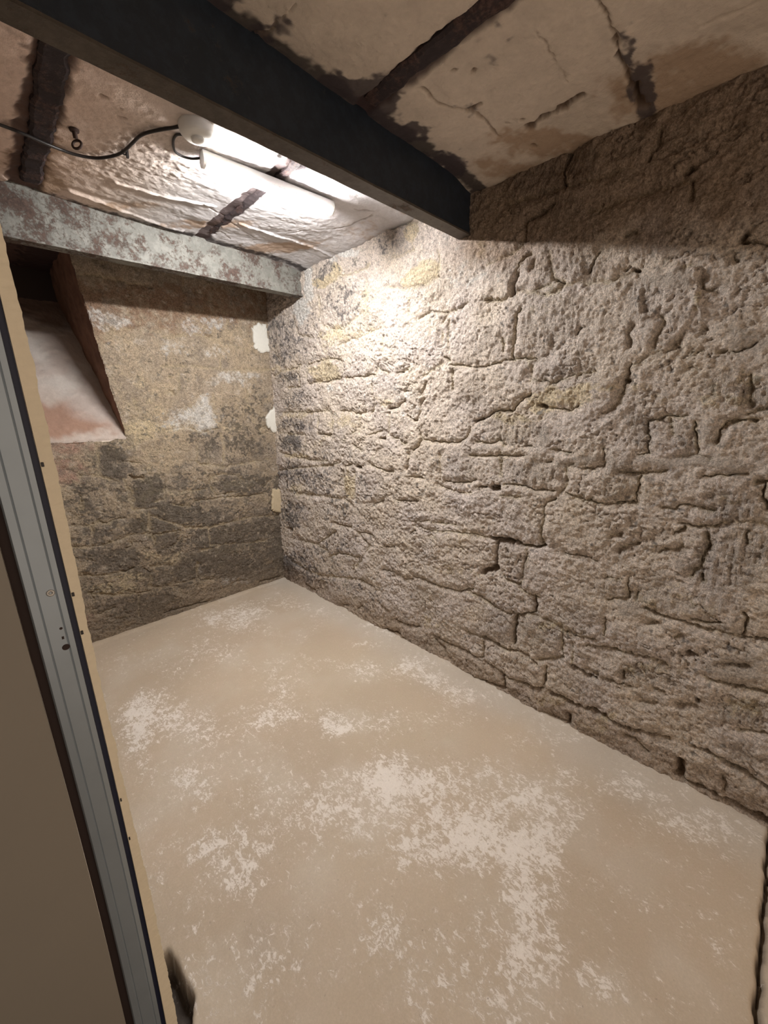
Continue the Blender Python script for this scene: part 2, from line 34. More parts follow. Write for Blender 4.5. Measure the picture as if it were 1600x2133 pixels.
RIGHT_PATCHES = [('s',2.772,-0.117,-3.88,-0.37,-0.31,-19.23,1.1),('s',2.828,-0.262,-5.29,-0.53,-0.68,-14.44,1.6),('s',2.833,0.232,-6.82,-0.72,1.05,-17.49,1.2),('s',2.767,0.079,-6.4,-0.62,0.42,-15.4,0.8),('s',2.987,0.372,-5.91,-0.72,2.01,-23.04,0.8),('s',2.158,0.651,-4.77,-0.19,1.56,-8.86,0.95),('s',2.909,0.547,-4.97,-0.58,0.72,-5.7,0.9),('s',2.542,0.627,-6.77,-0.54,1.23,-7.93,0.6),('s',2.307,0.866,-11.08,-0.62,4.39,-19.74,0.8),('s',2.023,0.854,-5.96,-0.15,5.06,-21.44,0.45),('s',1.74,0.877,-10.68,0.04,5.05,-19.3,0.4),('s',2.62,0.413,-5.28,-0.45,1.2,-11.6,0.5),('s',2.84,-0.528,-3.7,-0.36,-0.86,-8.28,1.0),('s',2.384,-0.516,-4.5,-0.25,-1.03,-9.14,0.7),('s',1.912,-0.495,-6.98,-0.09,-1.44,-11.85,0.6),('s',2.42,-0.32,-5.54,-0.33,-1.15,-17.62,0.6),('s',2.004,-0.292,-5.47,-0.12,-1.14,-17.38,0.3),('s',2.872,-0.86,-4.44,-0.44,-1.29,-7.35,1.1),('s',2.28,-0.734,-3.77,-0.17,-1.53,-9.03,0.6),('s',2.771,-1.353,-2.97,-0.25,-1.6,-5.58,0.9),('s',3.054,-1.416,-5.32,-0.58,-1.99,-7.04,1.6),('s',2.293,-1.021,-3.55,-0.16,-1.54,-6.43,0.55),('s',2.189,-1.303,-3.19,-0.11,-2.66,-8.41,0.5),('s',1.873,-1.349,-5.37,-0.04,-4.78,-13.42,0.4),('y',2.33,0.814,-8.24,-0.48,6.09,-29.2,2.2),('y',2.218,0.84,-20.67,-0.96,5.74,-25.96,2.0),('y',1.578,0.871,-16.94,0.36,4.69,-17.25,1.3),('y',2.286,0.475,-5.03,-0.26,3.04,-23.82,1.0),('y',1.941,0.613,-19.73,-0.33,2.07,-11.75,0.8),('y',1.944,0.453,-4.1,-0.07,2.71,-20.3,0.6),('y',1.56,0.663,-7.69,0.17,4.56,-21.56,0.9),('y',2.28,0.396,-5.55,-0.28,1.48,-13.69,0.6),('y',1.498,0.665,-8.41,0.24,3.65,-16.86,1.5),('y',1.146,0.698,-28.14,1.85,5.42,-21.39,0.9),('y',2.374,0.256,-5.54,-0.33,1.26,-17.41,1.5),('y',2.187,-0.095,-6.68,-0.26,-0.22,-17.18,0.9),('y',2.895,0.3,-4.65,-0.52,2.57,-34.95,1.0),('y',2.751,-0.036,-3.19,-0.3,0.06,-34.29,0.9),('y',2.823,-0.362,-4.93,-0.48,-2.95,-42.92,1.4),('y',2.13,-0.522,-19.45,-0.63,-1.1,-9.07,1.6),('y',1.778,0.036,-7.02,0.0,0.66,-29.51,0.8),('y',2.779,-0.641,-8.11,-0.74,-2.71,-20.75,1.0),('y',2.368,-0.233,-3.15,-0.18,-1.1,-24.15,0.5),('y',0.713,0.026,-7.35,0.76,0.55,-19.37,1.3),('y',0.914,-0.055,-7.42,0.62,-0.14,-38.68,0.9),('y',1.273,-0.722,-4.54,0.21,-2.71,-12.25,0.5),('y',0.583,0.065,-9.79,1.14,1.5,-32.58,0.9),('y',0.177,0.096,-12.06,1.89,1.34,-18.64,0.6),('y',0.292,0.322,-81.94,12.21,4.19,-23.76,1.0),('y',0.411,0.022,-13.97,1.86,0.92,-30.4,0.8),('y',0.179,0.015,-11.79,1.83,1.03,-34.0,0.7),('y',0.126,-0.324,-13.61,2.12,-3.62,-24.79,0.5),('y',0.234,-0.734,-11.24,1.57,-5.89,-17.25,0.6),('y',0.092,-0.749,-9.23,1.41,-9.1,-24.26,0.5),('y',0.244,-1.083,-10.39,1.4,-9.52,-18.6,0.7),('y',-0.037,-1.066,-13.33,2.13,-10.08,-17.25,0.6),('y',1.241,-0.901,-4.53,0.22,-5.07,-17.9,0.6),('y',0.658,-1.021,-12.53,1.24,-11.01,-27.56,0.9),('y',1.377,-1.277,-7.77,0.27,-6.25,-16.03,0.7),('y',0.389,-1.396,-10.86,1.29,-20.29,-32.66,1.0),('y',-0.034,-1.046,-13.36,2.13,-9.91,-17.35,0.5),('y',0.593,-1.402,-9.38,0.95,-14.61,-25.6,0.8),('w',2.505,0.803,-14.84,-1.14,1.81,-9.19,1.6),('w',2.622,0.677,-11.96,-1.05,2.15,-13.13,1.6),('w',2.11,0.927,-8.65,-0.31,9.53,-38.2,1.6),('w',2.214,0.91,-20.82,-0.97,7.33,-30.73,1.2),('w',2.497,0.908,-15.01,-1.15,6.3,-28.34,1.2),('w',1.201,0.601,-5.6,0.33,2.2,-10.15,0.6),('w',1.343,0.787,-10.09,0.46,3.58,-13.45,0.5),('w',1.074,0.68,-14.98,1.1,9.27,-36.61,0.8),('w',1.701,0.546,-4.74,0.04,1.69,-9.98,0.5),('w',1.582,0.021,-9.34,0.18,0.14,-7.4,0.5),('w',1.86,0.274,-4.22,-0.03,1.05,-12.02,0.5),('w',2.326,0.132,-15.49,-0.84,1.33,-31.14,1.0),('g',0.238,-0.215,-5.51,0.81,-3.43,-40.72,1.2),('g',0.616,-0.223,-7.6,0.84,-3.07,-41.46,1.0),('g',1.053,-0.215,-6.58,0.45,-3.55,-59.06,0.9),('g',0.394,0.413,-12.49,1.75,8.36,-39.85,0.9),('g',0.164,0.196,-14.38,2.3,4.01,-32.52,1.0),('g',0.001,-0.922,-9.65,1.53,-8.74,-17.82,0.8),('g',0.341,-0.811,-16.56,2.14,-11.7,-32.45,0.8),('g',0.036,-0.8,-9.61,1.51,-18.24,-44.03,0.6),('g',0.191,-0.101,-30.0,4.58,-0.5,-17.26,0.7),('g',0.776,-0.143,-24.47,2.35,-0.76,-19.86,0.7),('s',0.054,-0.891,-10.71,1.65,-7.48,-16.27,0.45),('s',0.539,0.952,-14.66,1.94,8.47,-19.77,1.3),('s',0.75,0.854,-23.15,2.52,4.94,-13.95,0.8),('t',1.704,0.868,-8.92,0.07,3.73,-14.28,1.0),('t',1.875,0.507,-9.51,-0.09,2.36,-15.69,1.0),('t',0.835,0.522,-13.3,1.28,2.5,-11.59,0.8),('t',0.794,0.345,-8.36,0.83,1.35,-8.96,0.9),('t',1.419,0.564,-7.06,0.26,2.35,-12.4,0.8),('t',0.7,0.537,-14.94,1.65,3.87,-16.55,0.9),('t',0.749,0.137,-11.89,1.2,1.19,-16.65,0.6),('t',0.938,-0.112,-6.08,0.49,-0.36,-14.47,1.2),('t',0.809,-0.305,-7.7,0.7,-1.72,-17.09,1.6),('t',1.196,-0.314,-9.06,0.5,-1.35,-14.96,0.9),('t',1.103,0.054,-8.16,0.54,0.48,-14.21,0.8),('t',0.797,-0.144,-16.19,1.52,-0.69,-17.9,0.8),('t',0.4,-0.12,-29.88,3.95,-0.54,-15.54,1.6),('t',0.266,-0.136,-23.48,3.4,-0.78,-17.63,1.5),('t',0.462,-0.312,-16.5,2.05,-1.59,-13.37,1.3),('t',0.111,-0.321,-14.98,2.35,-2.6,-17.82,1.6),('t',0.069,-0.496,-12.38,1.96,-2.53,-10.38,1.8),('t',0.108,0.016,-15.11,2.46,0.76,-23.52,1.4),('t',0.626,0.566,-19.64,2.33,3.28,-12.96,1.0),('t',0.444,0.531,-12.23,1.67,3.63,-14.07,0.8),('t',0.456,0.359,-17.92,2.38,2.37,-13.2,0.9),('t',0.171,0.06,-13.78,2.16,1.14,-21.31,1.2),('t',0.072,-0.57,-9.8,1.54,-3.29,-11.64,1.8),('t',0.252,-0.74,-12.5,1.73,-4.66,-13.66,0.9),('t',0.081,-0.718,-12.95,2.0,-7.26,-20.14,0.9),('t',0.224,-1.084,-9.48,1.29,-7.44,-14.39,1.1),('t',-0.038,-1.071,-12.83,2.05,-11.04,-18.8,1.7),('t',0.318,-0.99,-13.66,1.77,-13.98,-31.09,0.7),('t',0.41,-0.768,-11.94,1.48,-7.91,-24.01,0.9),('t',0.708,-1.09,-9.08,0.85,-4.18,-9.96,1.1),('t',0.941,-1.141,-7.74,0.57,-3.7,-9.2,0.8),('t',0.538,-0.927,-10.52,1.16,-5.56,-14.63,0.9),('t',1.426,-1.456,-5.65,0.17,-5.98,-13.61,0.8),('t',1.427,-1.126,-9.52,0.29,-3.98,-11.84,0.7),('t',0.501,-1.257,-8.27,0.91,-7.2,-13.59,0.6),('t',-0.075,-1.24,-21.74,3.49,-11.54,-16.52,1.3),('t',0.732,0.886,-11.15,1.24,5.25,-14.22,1.0),('t',0.882,0.86,-6.47,0.61,3.75,-11.06,1.0),('t',0.733,0.697,-8.8,0.96,4.34,-14.75,0.8),('t',0.93,0.918,-10.23,0.93,5.65,-15.94,0.8),('t',2.288,0.243,-8.08,-0.41,1.25,-17.76,0.8),('t',1.737,0.134,-8.63,0.03,0.71,-14.0,0.7),('p',0.929,-0.939,-6.24,0.47,-3.18,-9.66,1.4),('p',0.881,-0.744,-13.9,1.13,-2.15,-8.19,1.0),('p',0.885,-0.695,-12.91,1.05,-5.07,-20.82,0.9),('p',0.053,-0.899,-9.25,1.43,-6.12,-13.17,1.6),('p',0.877,-1.282,-7.91,0.62,-5.63,-12.12,0.8),('p',1.662,0.339,-3.64,0.04,0.86,-7.72,0.6),('p',2.038,0.255,-4.55,-0.12,0.89,-11.38,0.7),('p',2.043,0.054,-5.51,-0.14,0.35,-13.71,0.8),('p',2.152,-0.256,-2.19,-0.08,-0.4,-7.53,0.8),('p',1.778,-0.479,-2.59,0.0,-0.97,-7.96,0.8),('p',2.41,-0.971,-1.87,-0.11,-0.92,-4.19,0.9),('p',1.778,-0.965,-3.04,0.0,-0.93,-3.6,0.6),('p',2.768,-0.52,-2.61,-0.24,-0.66,-6.28,1.0),('p',1.124,0.37,-5.72,0.38,0.93,-6.55,0.5),('p',0.34,-0.515,-5.59,0.74,-1.55,-7.02,0.8),('p',0.512,-0.111,-10.05,1.22,-0.43,-14.83,0.8),('p',0.317,0.327,-5.03,0.74,0.98,-5.56,0.6),('p',0.094,-1.197,-6.0,0.88,-5.78,-9.43,0.6)]
BACK_JOINTS = [(6,22,[1.195,-0.151,1.23,-0.147,1.272,-0.138,1.308,-0.134]),(6,22,[0.992,0.135,1.024,0.11]),(5,15,[1.115,-0.369,1.141,-0.386,1.18,-0.396]),(6,22,[1.643,-0.156,1.687,-0.133,1.726,-0.173]),(5,15,[1.652,-0.201,1.718,-0.179]),(5,15,[1.189,-0.514,1.183,-0.556,1.211,-0.622,1.233,-0.638,1.36,-0.639]),(3,9,[1.197,-0.497,1.284,-0.478,1.408,-0.507,1.467,-0.572]),(5,15,[0.905,-0.658,0.951,-0.67,1.015,-0.688]),(5,15,[1.636,-0.63,1.715,-0.574]),(5,15,[1.054,-0.656,1.292,-0.666,1.488,-0.693,1.63,-0.69]),(9,7,[1.291,0.106,1.286,0.022,1.268,-0.126]),(9,7,[0.914,-0.131,1.071,-0.117,1.189,-0.151]),(9,7,[1.315,-0.175,1.328,-0.271,1.301,-0.389]),(9,7,[1.593,-0.104,1.579,0.018,1.546,0.078,1.58,0.144]),(9,7,[1.18,-0.399,1.321,-0.428,1.695,-0.404]),(9,7,[1.141,-0.171,1.111,-0.357]),(9,7,[0.856,-0.53,0.955,-0.568,1.157,-0.576]),(9,36,[1.278,0.533,1.31,0.52,1.338,0.526]),(6,22,[1.008,0.226,1.015,0.224]),(6,22,[0.997,0.134,1.016,0.123]),(5,15,[1.484,0.314,1.491,0.318]),(9,7,[0.976,0.295,1.13,0.309,1.408,0.291,1.782,0.315]),(9,7,[1.003,0.48,1.212,0.526,1.431,0.479,1.613,0.444]),(3,9,[1.183,0.879,1.171,0.758]),(5,15,[1.248,0.794,1.312,0.795,1.307,0.755,1.362,0.753]),(9,7,[1.073,0.275,1.059,0.14]),(9,7,[1.386,0.399,1.374,0.3]),(5,15,[0.806,0.787,0.84,0.777,0.916,0.782,0.941,0.777]),(9,36,[0.946,0.783,0.972,0.778]),(3,9,[0.843,0.764,0.839,0.713,0.817,0.602]),(6,22,[0.714,0.871,0.724,0.861]),(9,7,[0.589,0.779,0.701,0.792,0.801,0.782]),(5,15,[0.638,0.549,0.663,0.514,0.728,0.479]),(9,7,[0.649,0.475,0.816,0.515,0.991,0.511]),(9,36,[0.666,-0.414,0.696,-0.431,0.743,-0.435]),(5,15,[0.3,-0.152,0.352,-0.164,0.393,-0.172,0.43,-0.182,0.48,-0.164]),(5,15,[0.636,-0.105,0.67,-0.106,0.686,-0.117]),(5,15,[0.64,-0.322,0.681,-0.321,0.747,-0.344]),(9,7,[0.523,-0.147,0.515,-0.244,0.499,-0.392]),(9,7,[0.631,-0.435,0.65,-0.518,0.65,-0.637]),(9,7,[0.876,-0.469,0.856,-0.608,0.753,-0.623]),(5,15,[0.386,-0.505,0.383,-0.545,0.368,-0.583]),(9,7,[0.296,-0.294,0.397,-0.373,0.491,-0.391,0.594,-0.446]),(3,9,[0.767,0.084,0.77,0.015]),(3,9,[0.722,-0.059,0.754,-0.03,0.8,-0.061]),(6,22,[0.514,-1.054,0.547,-1.064,0.585,-1.049]),(6,22,[0.655,-1.076,0.686,-1.119]),(5,15,[0.408,-0.69,0.448,-0.688,0.493,-0.708,0.547,-0.684,0.597,-0.695]),(5,15,[0.746,-0.846,0.743,-0.933]),(5,15,[0.746,-0.846,0.822,-0.853,0.893,-0.853,0.923,-0.86]),(5,15,[0.89,-0.869,0.891,-0.938,0.847,-0.961]),(9,7,[0.742,-0.683,0.733,-0.81]),(9,7,[0.66,-0.573,0.649,-0.643,0.793,-0.66]),(5,15,[1.013,-1.137,0.999,-1.244,1.016,-1.286,1.118,-1.308]),(9,7,[1.126,-0.877,1.119,-1.021,1.419,-1.086,1.594,-1.104]),(9,7,[0.739,-0.703,0.967,-0.841,1.137,-0.88,1.508,-0.874,1.786,-0.918]),(9,7,[0.826,-1.105,0.693,-1.076,0.67,-1.228,0.843,-1.277]),(5,15,[0.591,-1.246,0.665,-1.256]),(9,7,[0.588,-1.268,0.564,-1.421]),(9,7,[0.707,-1.241,0.973,-1.272]),(9,7,[0.862,-1.295,0.842,-1.435]),(5,15,[0.572,-0.909,0.609,-0.898,0.605,-0.865]),(9,7,[0.406,-0.704,0.381,-0.848]),(9,7,[0.279,-0.82,0.421,-0.848,0.595,-0.82,0.729,-0.831]),(9,7,[0.291,-1.014,0.428,-1.058,0.53,-1.059]),(9,7,[1.036,-1.047,1.233,-1.051]),(5,15,[1.28,-1.394,1.395,-1.413]),(6,22,[0.735,-1.455,0.903,-1.465,1.06,-1.481]),(6,22,[1.5,-1.462,1.704,-1.472]),(5,15,[0.33,-1.152,0.337,-1.208]),(9,7,[0.315,-1.147,0.406,-1.19,0.574,-1.24]),(9,7,[0.413,-0.705,0.303,-0.681]),(5,15,[0.345,-1.308,0.431,-1.299])]
BACK_PATCHES = [('r',1.061,0.673,0.59,-0.09,0.81,-5.64,0.9),('r',0.511,0.491,7.06,-1.23,0.31,-2.7,0.4),('s',0.586,-0.305,11.46,-1.86,-0.74,-7.07,1.5),('s',0.747,-0.537,8.56,-1.3,-1.47,-9.17,1.9),('s',0.559,-0.996,8.85,-1.4,-2.38,-8.04,0.9),('s',0.827,-0.726,7.62,-1.11,-1.91,-9.29,1.2),('s',0.819,-0.887,10.07,-1.46,-2.24,-9.04,1.0),('s',1.09,-0.78,5.92,-0.78,-2.45,-11.87,0.8),('s',0.654,-0.759,13.37,-2.07,-3.23,-14.42,1.2),('s',1.112,-1.039,5.1,-0.65,-2.21,-8.3,1.0),('s',1.257,-0.955,4.83,-0.58,-1.95,-8.17,0.9),('s',1.462,-0.592,4.59,-0.52,-1.68,-11.35,0.9),('s',1.199,-0.225,9.8,-1.27,-0.62,-8.74,0.8),('s',1.542,-0.249,5.14,-0.57,-0.61,-8.63,0.9),('s',1.428,-0.02,7.18,-0.85,-0.17,-7.85,0.7),('s',1.654,0.013,9.23,-0.97,-0.09,-6.57,0.9),('s',1.053,-0.532,5.56,-0.75,-1.62,-10.98,0.5),('s',0.791,-1.198,6.47,-0.93,-2.84,-8.62,1.3),('s',0.963,-1.195,9.08,-1.23,-3.15,-10.0,1.2),('s',0.696,-1.397,4.89,-0.72,-3.56,-9.09,1.3),('s',0.441,-0.945,5.9,-0.97,-2.83,-9.73,0.9),('s',0.43,-0.693,7.44,-1.25,-1.35,-6.13,0.6),('s',1.118,-1.141,6.34,-0.81,-2.37,-8.15,1.2),('s',1.58,-1.119,4.15,-0.43,-0.96,-3.73,1.1),('s',1.417,-1.382,3.56,-0.39,-2.9,-8.93,0.9),('s',0.436,-1.313,4.77,-0.77,-2.15,-5.43,0.7),('s',0.398,-0.435,9.9,-1.7,-0.8,-5.41,0.6),('s',1.373,0.591,4.51,-0.57,1.43,-12.38,0.5),('s',1.115,0.407,5.01,-0.7,1.01,-12.78,0.4),('s',1.07,0.31,12.49,-1.76,0.9,-15.88,0.6),('s',0.668,-0.956,1.81,-0.28,-0.54,-1.94,0.25),('s',1.733,-1.251,14.3,-1.35,-0.98,-3.56,1.3),('s',1.263,-1.247,3.85,-0.46,-3.98,-13.03,1.3),('s',1.803,-0.772,10.11,-0.94,-0.66,-3.76,0.7),('s',1.381,-0.943,1.78,-0.2,-0.36,-1.56,0.35),('s',1.053,-0.532,0.73,-0.1,-0.33,-2.24,0.25),('w',0.685,0.538,7.76,-1.28,2.06,-16.76,1.0),('w',1.305,0.599,4.67,-0.6,1.88,-15.77,0.7),('w',1.118,-0.047,4.72,-0.64,-0.29,-9.8,0.9),('w',1.226,-0.016,13.97,-1.81,-0.14,-6.39,0.9),('w',1.351,0.409,11.04,-1.38,1.51,-20.14,0.8),('w',1.476,0.229,4.12,-0.48,0.68,-20.33,1.0),('w',1.088,0.436,7.77,-1.09,1.86,-21.6,0.7),('w',1.288,-1.384,5.75,-0.67,-5.48,-16.35,0.7),('w',1.069,-1.228,33.02,-4.27,-9.63,-30.56,0.5),('y',0.785,-0.006,5.62,-0.87,-0.11,-5.33,0.4),('y',0.682,-0.126,7.05,-1.12,-0.58,-10.75,0.8),('y',0.853,-0.333,5.19,-0.77,-0.51,-4.93,0.5),('y',1.248,-0.121,2.09,-0.27,-1.08,-23.55,0.8),('y',1.18,-0.367,34.59,-4.47,-0.47,-4.54,0.6),('y',0.715,-0.651,27.69,-4.22,-0.79,-4.11,1.0),('y',1.422,-0.586,7.94,-0.91,-6.22,-42.14,1.4),('y',0.88,-0.576,2.88,-0.41,-4.69,-28.37,0.9),('y',0.846,-1.043,4.76,-0.68,-5.38,-18.8,1.1),('y',0.448,-1.156,6.9,-1.12,-7.02,-20.06,1.7),('y',0.556,-1.103,6.58,-1.03,-9.01,-27.72,1.3),('y',0.729,-0.758,27.12,-4.09,-2.07,-9.44,1.0),('y',1.241,-1.094,3.36,-0.41,-6.56,-24.16,0.9),('y',1.257,-0.955,31.35,-3.8,-1.95,-8.17,0.8),('y',1.68,-0.583,10.8,-1.09,-0.55,-3.96,0.4),('y',0.99,0.181,3.01,-0.43,0.13,-5.24,0.25),('y',0.722,0.291,6.06,-0.97,0.32,-5.74,0.25),('y',1.575,-0.733,2.62,-0.28,-4.18,-23.97,0.5),('e',0.426,0.001,7.51,-1.31,-0.13,-5.88,1.2),('e',0.32,-0.335,6.91,-1.22,-1.03,-8.49,0.8),('e',0.272,-1.318,6.11,-1.04,-4.71,-11.3,0.6),('e',0.415,-0.199,6.69,-1.16,-1.35,-17.08,0.6),('p',0.668,-0.956,0.84,-0.13,-0.5,-1.8,0.5),('t',1.029,-0.711,6.94,-0.94,-1.71,-8.91,0.6),('t',0.761,-1.402,4.74,-0.68,-3.23,-8.37,0.5),('t',0.591,-0.274,12.26,-1.99,-0.77,-8.0,0.5)]
FLOOR_PATCHES = [('w',1.131,0.465,2.45,-4.84,-5.04,-4.89,0.9),('w',1.029,0.346,4.0,-8.76,-5.62,-5.48,0.9),('w',1.139,0.677,2.39,-3.67,-6.08,-5.88,0.7),('w',1.044,0.904,2.0,-2.31,-7.19,-6.94,0.6),('w',0.812,0.956,3.23,-2.95,-6.35,-6.15,0.7),('w',0.661,0.949,5.53,-4.39,-7.27,-7.06,0.5),('w',0.892,0.615,2.72,-3.7,-6.89,-6.7,0.6),('w',0.867,0.363,3.36,-6.29,-10.5,-10.26,0.7),('w',0.71,0.366,3.37,-5.43,-9.53,-9.34,0.7),('w',0.842,0.247,4.61,-10.37,-12.32,-12.06,0.7),('w',0.884,0.133,4.56,-13.71,-19.78,-19.39,0.8),('w',0.682,0.264,4.0,-7.48,-17.51,-17.19,0.6),('w',0.595,0.59,4.82,-5.06,-11.04,-10.8,0.5),('w',0.503,0.577,5.97,-5.71,-12.46,-12.21,0.4),('w',0.571,0.737,8.21,-7.16,-14.27,-13.92,0.5),('w',0.539,0.433,5.66,-6.85,-16.93,-16.61,0.4),('w',0.786,1.66,5.23,-2.95,-6.47,-6.2,0.7),('w',0.955,1.748,6.49,-4.05,-7.61,-7.26,0.5),('w',0.624,1.646,10.23,-4.95,-12.46,-11.97,0.4),('w',0.484,1.881,8.6,-3.14,-4.14,-3.97,0.7),('w',0.37,2.095,7.37,-2.09,-3.89,-3.73,0.5),('w',0.345,1.499,10.47,-3.82,-6.01,-5.81,0.7),('w',0.332,1.191,9.59,-4.16,-7.89,-7.67,0.5),('w',0.331,1.041,11.99,-5.8,-10.82,-10.55,0.7),('w',0.4,1.075,18.48,-9.66,-15.97,-15.55,0.7),('w',0.259,1.265,10.06,-3.67,-15.27,-14.85,0.4),('w',0.247,1.875,16.98,-4.33,-2.18,-2.1,0.5),('w',1.06,2.704,4.54,-2.08,-5.51,-5.16,0.6),('w',1.319,2.754,4.03,-2.16,-3.9,-3.64,0.5),('w',0.808,2.362,5.4,-2.28,-5.91,-5.6,0.4),('w',1.155,1.852,3.58,-2.46,-7.94,-7.53,0.5),('w',1.517,1.727,4.73,-4.32,-13.7,-12.94,0.8),('w',1.722,1.901,7.09,-6.63,-22.53,-21.15,0.9),('w',1.544,1.375,2.59,-2.92,-5.62,-5.34,0.5),('w',1.019,1.323,5.4,-4.49,-8.0,-7.67,0.6),('w',1.25,1.082,4.61,-5.32,-8.03,-7.7,0.4),('w',0.929,1.286,11.52,-9.14,-12.9,-12.4,0.6),('w',1.658,0.955,2.09,-3.36,-9.88,-9.43,0.5),('w',1.653,0.493,2.22,-5.76,-17.79,-17.11,0.5),('w',1.452,0.416,4.95,-12.83,-11.22,-10.84,0.5),('w',1.569,0.233,2.55,-9.66,-11.82,-11.43,0.6),('w',1.569,0.014,1.15,-7.84,-10.83,-10.51,0.5),('w',1.624,-0.115,0.97,-12.98,-15.28,-14.85,0.4),('w',1.219,-0.125,2.84,-32.06,-17.97,-17.59,0.6),('w',1.058,-0.12,3.58,-34.96,-21.85,-21.45,0.4),('w',1.2,0.056,5.52,-26.21,-19.78,-19.32,0.3),('w',0.206,1.04,22.86,-8.85,-6.46,-6.31,0.4),('w',0.154,1.184,17.23,-5.39,-9.44,-9.21,0.3),('w',0.115,0.904,26.76,-9.48,-13.45,-13.19,0.5),('w',1.217,2.168,6.71,-4.19,-6.54,-6.17,0.3),('y',1.219,1.652,1.41,-1.12,-2.36,-2.24,0.5),('y',1.188,1.059,1.93,-2.17,-4.44,-4.26,0.4),('d',1.234,0.077,0.83,-3.8,-4.17,-4.06,0.4),('d',0.362,0.797,4.12,-2.57,-4.92,-4.81,0.4),('d',1.376,0.263,1.87,-6.0,-7.03,-6.82,0.3),('d',0.302,0.858,21.68,-11.63,-11.39,-11.14,0.5)]
CEILING_JOINTS = [(3,9,[0.801,1.703,0.884,1.685,1.01,1.697]),(10,-13,[0.492,2.43,0.63,2.448,0.922,2.512,0.993,2.507]),(10,-13,[1.193,2.244,1.413,2.253,1.791,2.232]),(10,-13,[0.622,2.228,0.826,2.206,1.025,2.149]),(5,15,[1.595,1.958,1.634,1.842,1.642,1.701]),(3,9,[1.445,2.18,1.508,2.038,1.605,1.949]),(5,15,[1.536,1.711,1.624,1.665]),(6,22,[0.473,1.688,0.482,1.686]),(6,22,[0.522,1.705,0.529,1.706]),(5,15,[0.534,1.762,0.55,1.755]),(5,15,[0.645,1.879,0.657,1.878]),(3,9,[0.712,1.953,0.756,1.923]),(3,9,[1.112,2.483,1.157,2.399,1.238,2.457]),(5,15,[1.282,2.285,1.356,2.261]),(3,9,[0.973,2.164,1.339,2.366]),(14,52,[1.599,0.834,1.594,0.773,1.595,0.709,1.578,0.656]),(5,15,[1.257,0.508,1.338,0.508,1.419,0.506]),(6,22,[1.423,0.513,1.503,0.522,1.647,0.523]),(14,52,[1.653,0.518,1.746,0.524]),(3,9,[1.244,0.65,1.352,0.653,1.488,0.66]),(5,15,[1.178,0.983,1.27,0.991,1.325,0.965,1.387,0.932,1.468,0.929,1.563,0.941]),(6,22,[1.374,0.945,1.367,0.899]),(6,22,[1.249,0.844,1.243,0.835]),(6,22,[1.193,0.882,1.195,0.874]),(6,22,[1.695,0.871,1.703,0.87]),(6,22,[1.517,0.884,1.524,0.881]),(6,22,[1.544,0.839,1.548,0.839]),(9,7,[1.55,0.337,1.562,0.273,1.565,0.213]),(5,15,[0.715,1.173,0.745,1.126]),(3,9,[0.739,1.117,0.747,1.082,0.755,1.03]),(9,7,[0.73,1.174,0.745,1.126])]
CEILING_PATCHES = [('s',0.982,1.165,8.86,-7.03,13.72,14.48,1.3),('s',1.103,1.12,7.8,-7.46,7.7,8.15,1.4),('s',0.741,1.144,11.89,-6.71,15.66,16.41,0.9),('s',0.603,1.15,14.3,-6.03,18.77,19.61,1.2),('s',1.552,1.191,5.13,-6.82,7.65,8.19,1.2),('s',1.283,1.158,6.51,-7.16,10.08,10.72,1.2),('s',1.168,0.757,5.14,-8.49,6.1,6.4,0.35),('s',1.704,0.509,5.73,-25.12,6.26,6.61,1.6),('s',1.495,0.508,10.89,-41.25,8.02,8.42,1.0),('s',1.371,0.926,13.84,-21.49,19.92,21.1,0.7),('r',1.772,0.445,0.93,-5.21,5.12,5.4,1.2),('r',1.798,0.749,1.04,-2.86,9.24,9.85,1.2),('r',1.756,1.001,2.48,-4.65,9.61,10.3,1.0),('r',1.737,0.3,0.69,-7.81,9.82,10.32,1.0),('r',0.357,1.839,10.48,-1.06,2.24,2.37,0.5),('r',0.442,2.227,6.54,-0.81,4.77,5.12,0.6),('r',0.319,2.341,11.6,-0.7,3.06,3.28,0.5),('r',0.36,2.498,7.91,-0.58,10.6,11.42,1.2),('r',0.684,2.43,4.21,-0.92,17.79,19.3,0.9),('r',1.064,2.363,3.3,-1.32,12.74,13.93,1.0),('r',1.473,2.44,3.83,-2.16,8.49,9.4,1.3),('r',1.603,2.221,4.86,-3.34,7.45,8.22,0.7),('r',1.693,1.5,7.09,-7.99,9.08,9.85,1.0),('r',1.721,1.843,4.64,-4.24,5.18,5.67,0.6),('r',0.631,1.843,7.94,-2.1,3.71,3.96,0.25),('s',1.125,1.612,17.44,-11.29,13.84,14.85,1.0),('s',1.12,2.094,33.61,-16.24,9.43,10.25,0.8),('s',0.315,2.539,10.76,-0.58,21.6,23.28,1.0),('p',0.657,1.939,5.0,-1.32,3.29,3.52,0.9),('p',0.925,1.689,2.54,-1.23,3.27,3.49,0.6),('p',1.45,2.09,3.23,-2.12,1.91,2.09,0.5)]


# ------------------------------------------------------------------ small helpers
def lookup_noise(u, v, scale, seed):
    """smooth value noise in [-1, 1]; u, v in metres, scale = feature size in metres"""
    rs = np.random.RandomState(seed); T = rs.rand(256, 256).astype(np.float32) * 2 - 1
    a = u / scale + 17.3 + seed; b = v / scale + 5.1
    i = np.floor(a).astype(int); j = np.floor(b).astype(int)
    x = a - i; y = b - j
    x = x * x * (3 - 2 * x); y = y * y * (3 - 2 * y)
    i &= 255; j &= 255; i1 = (i + 1) & 255; j1 = (j + 1) & 255
    return (T[i, j] * (1 - x) + T[i1, j] * x) * (1 - y) + (T[i, j1] * (1 - x) + T[i1, j1] * x) * y

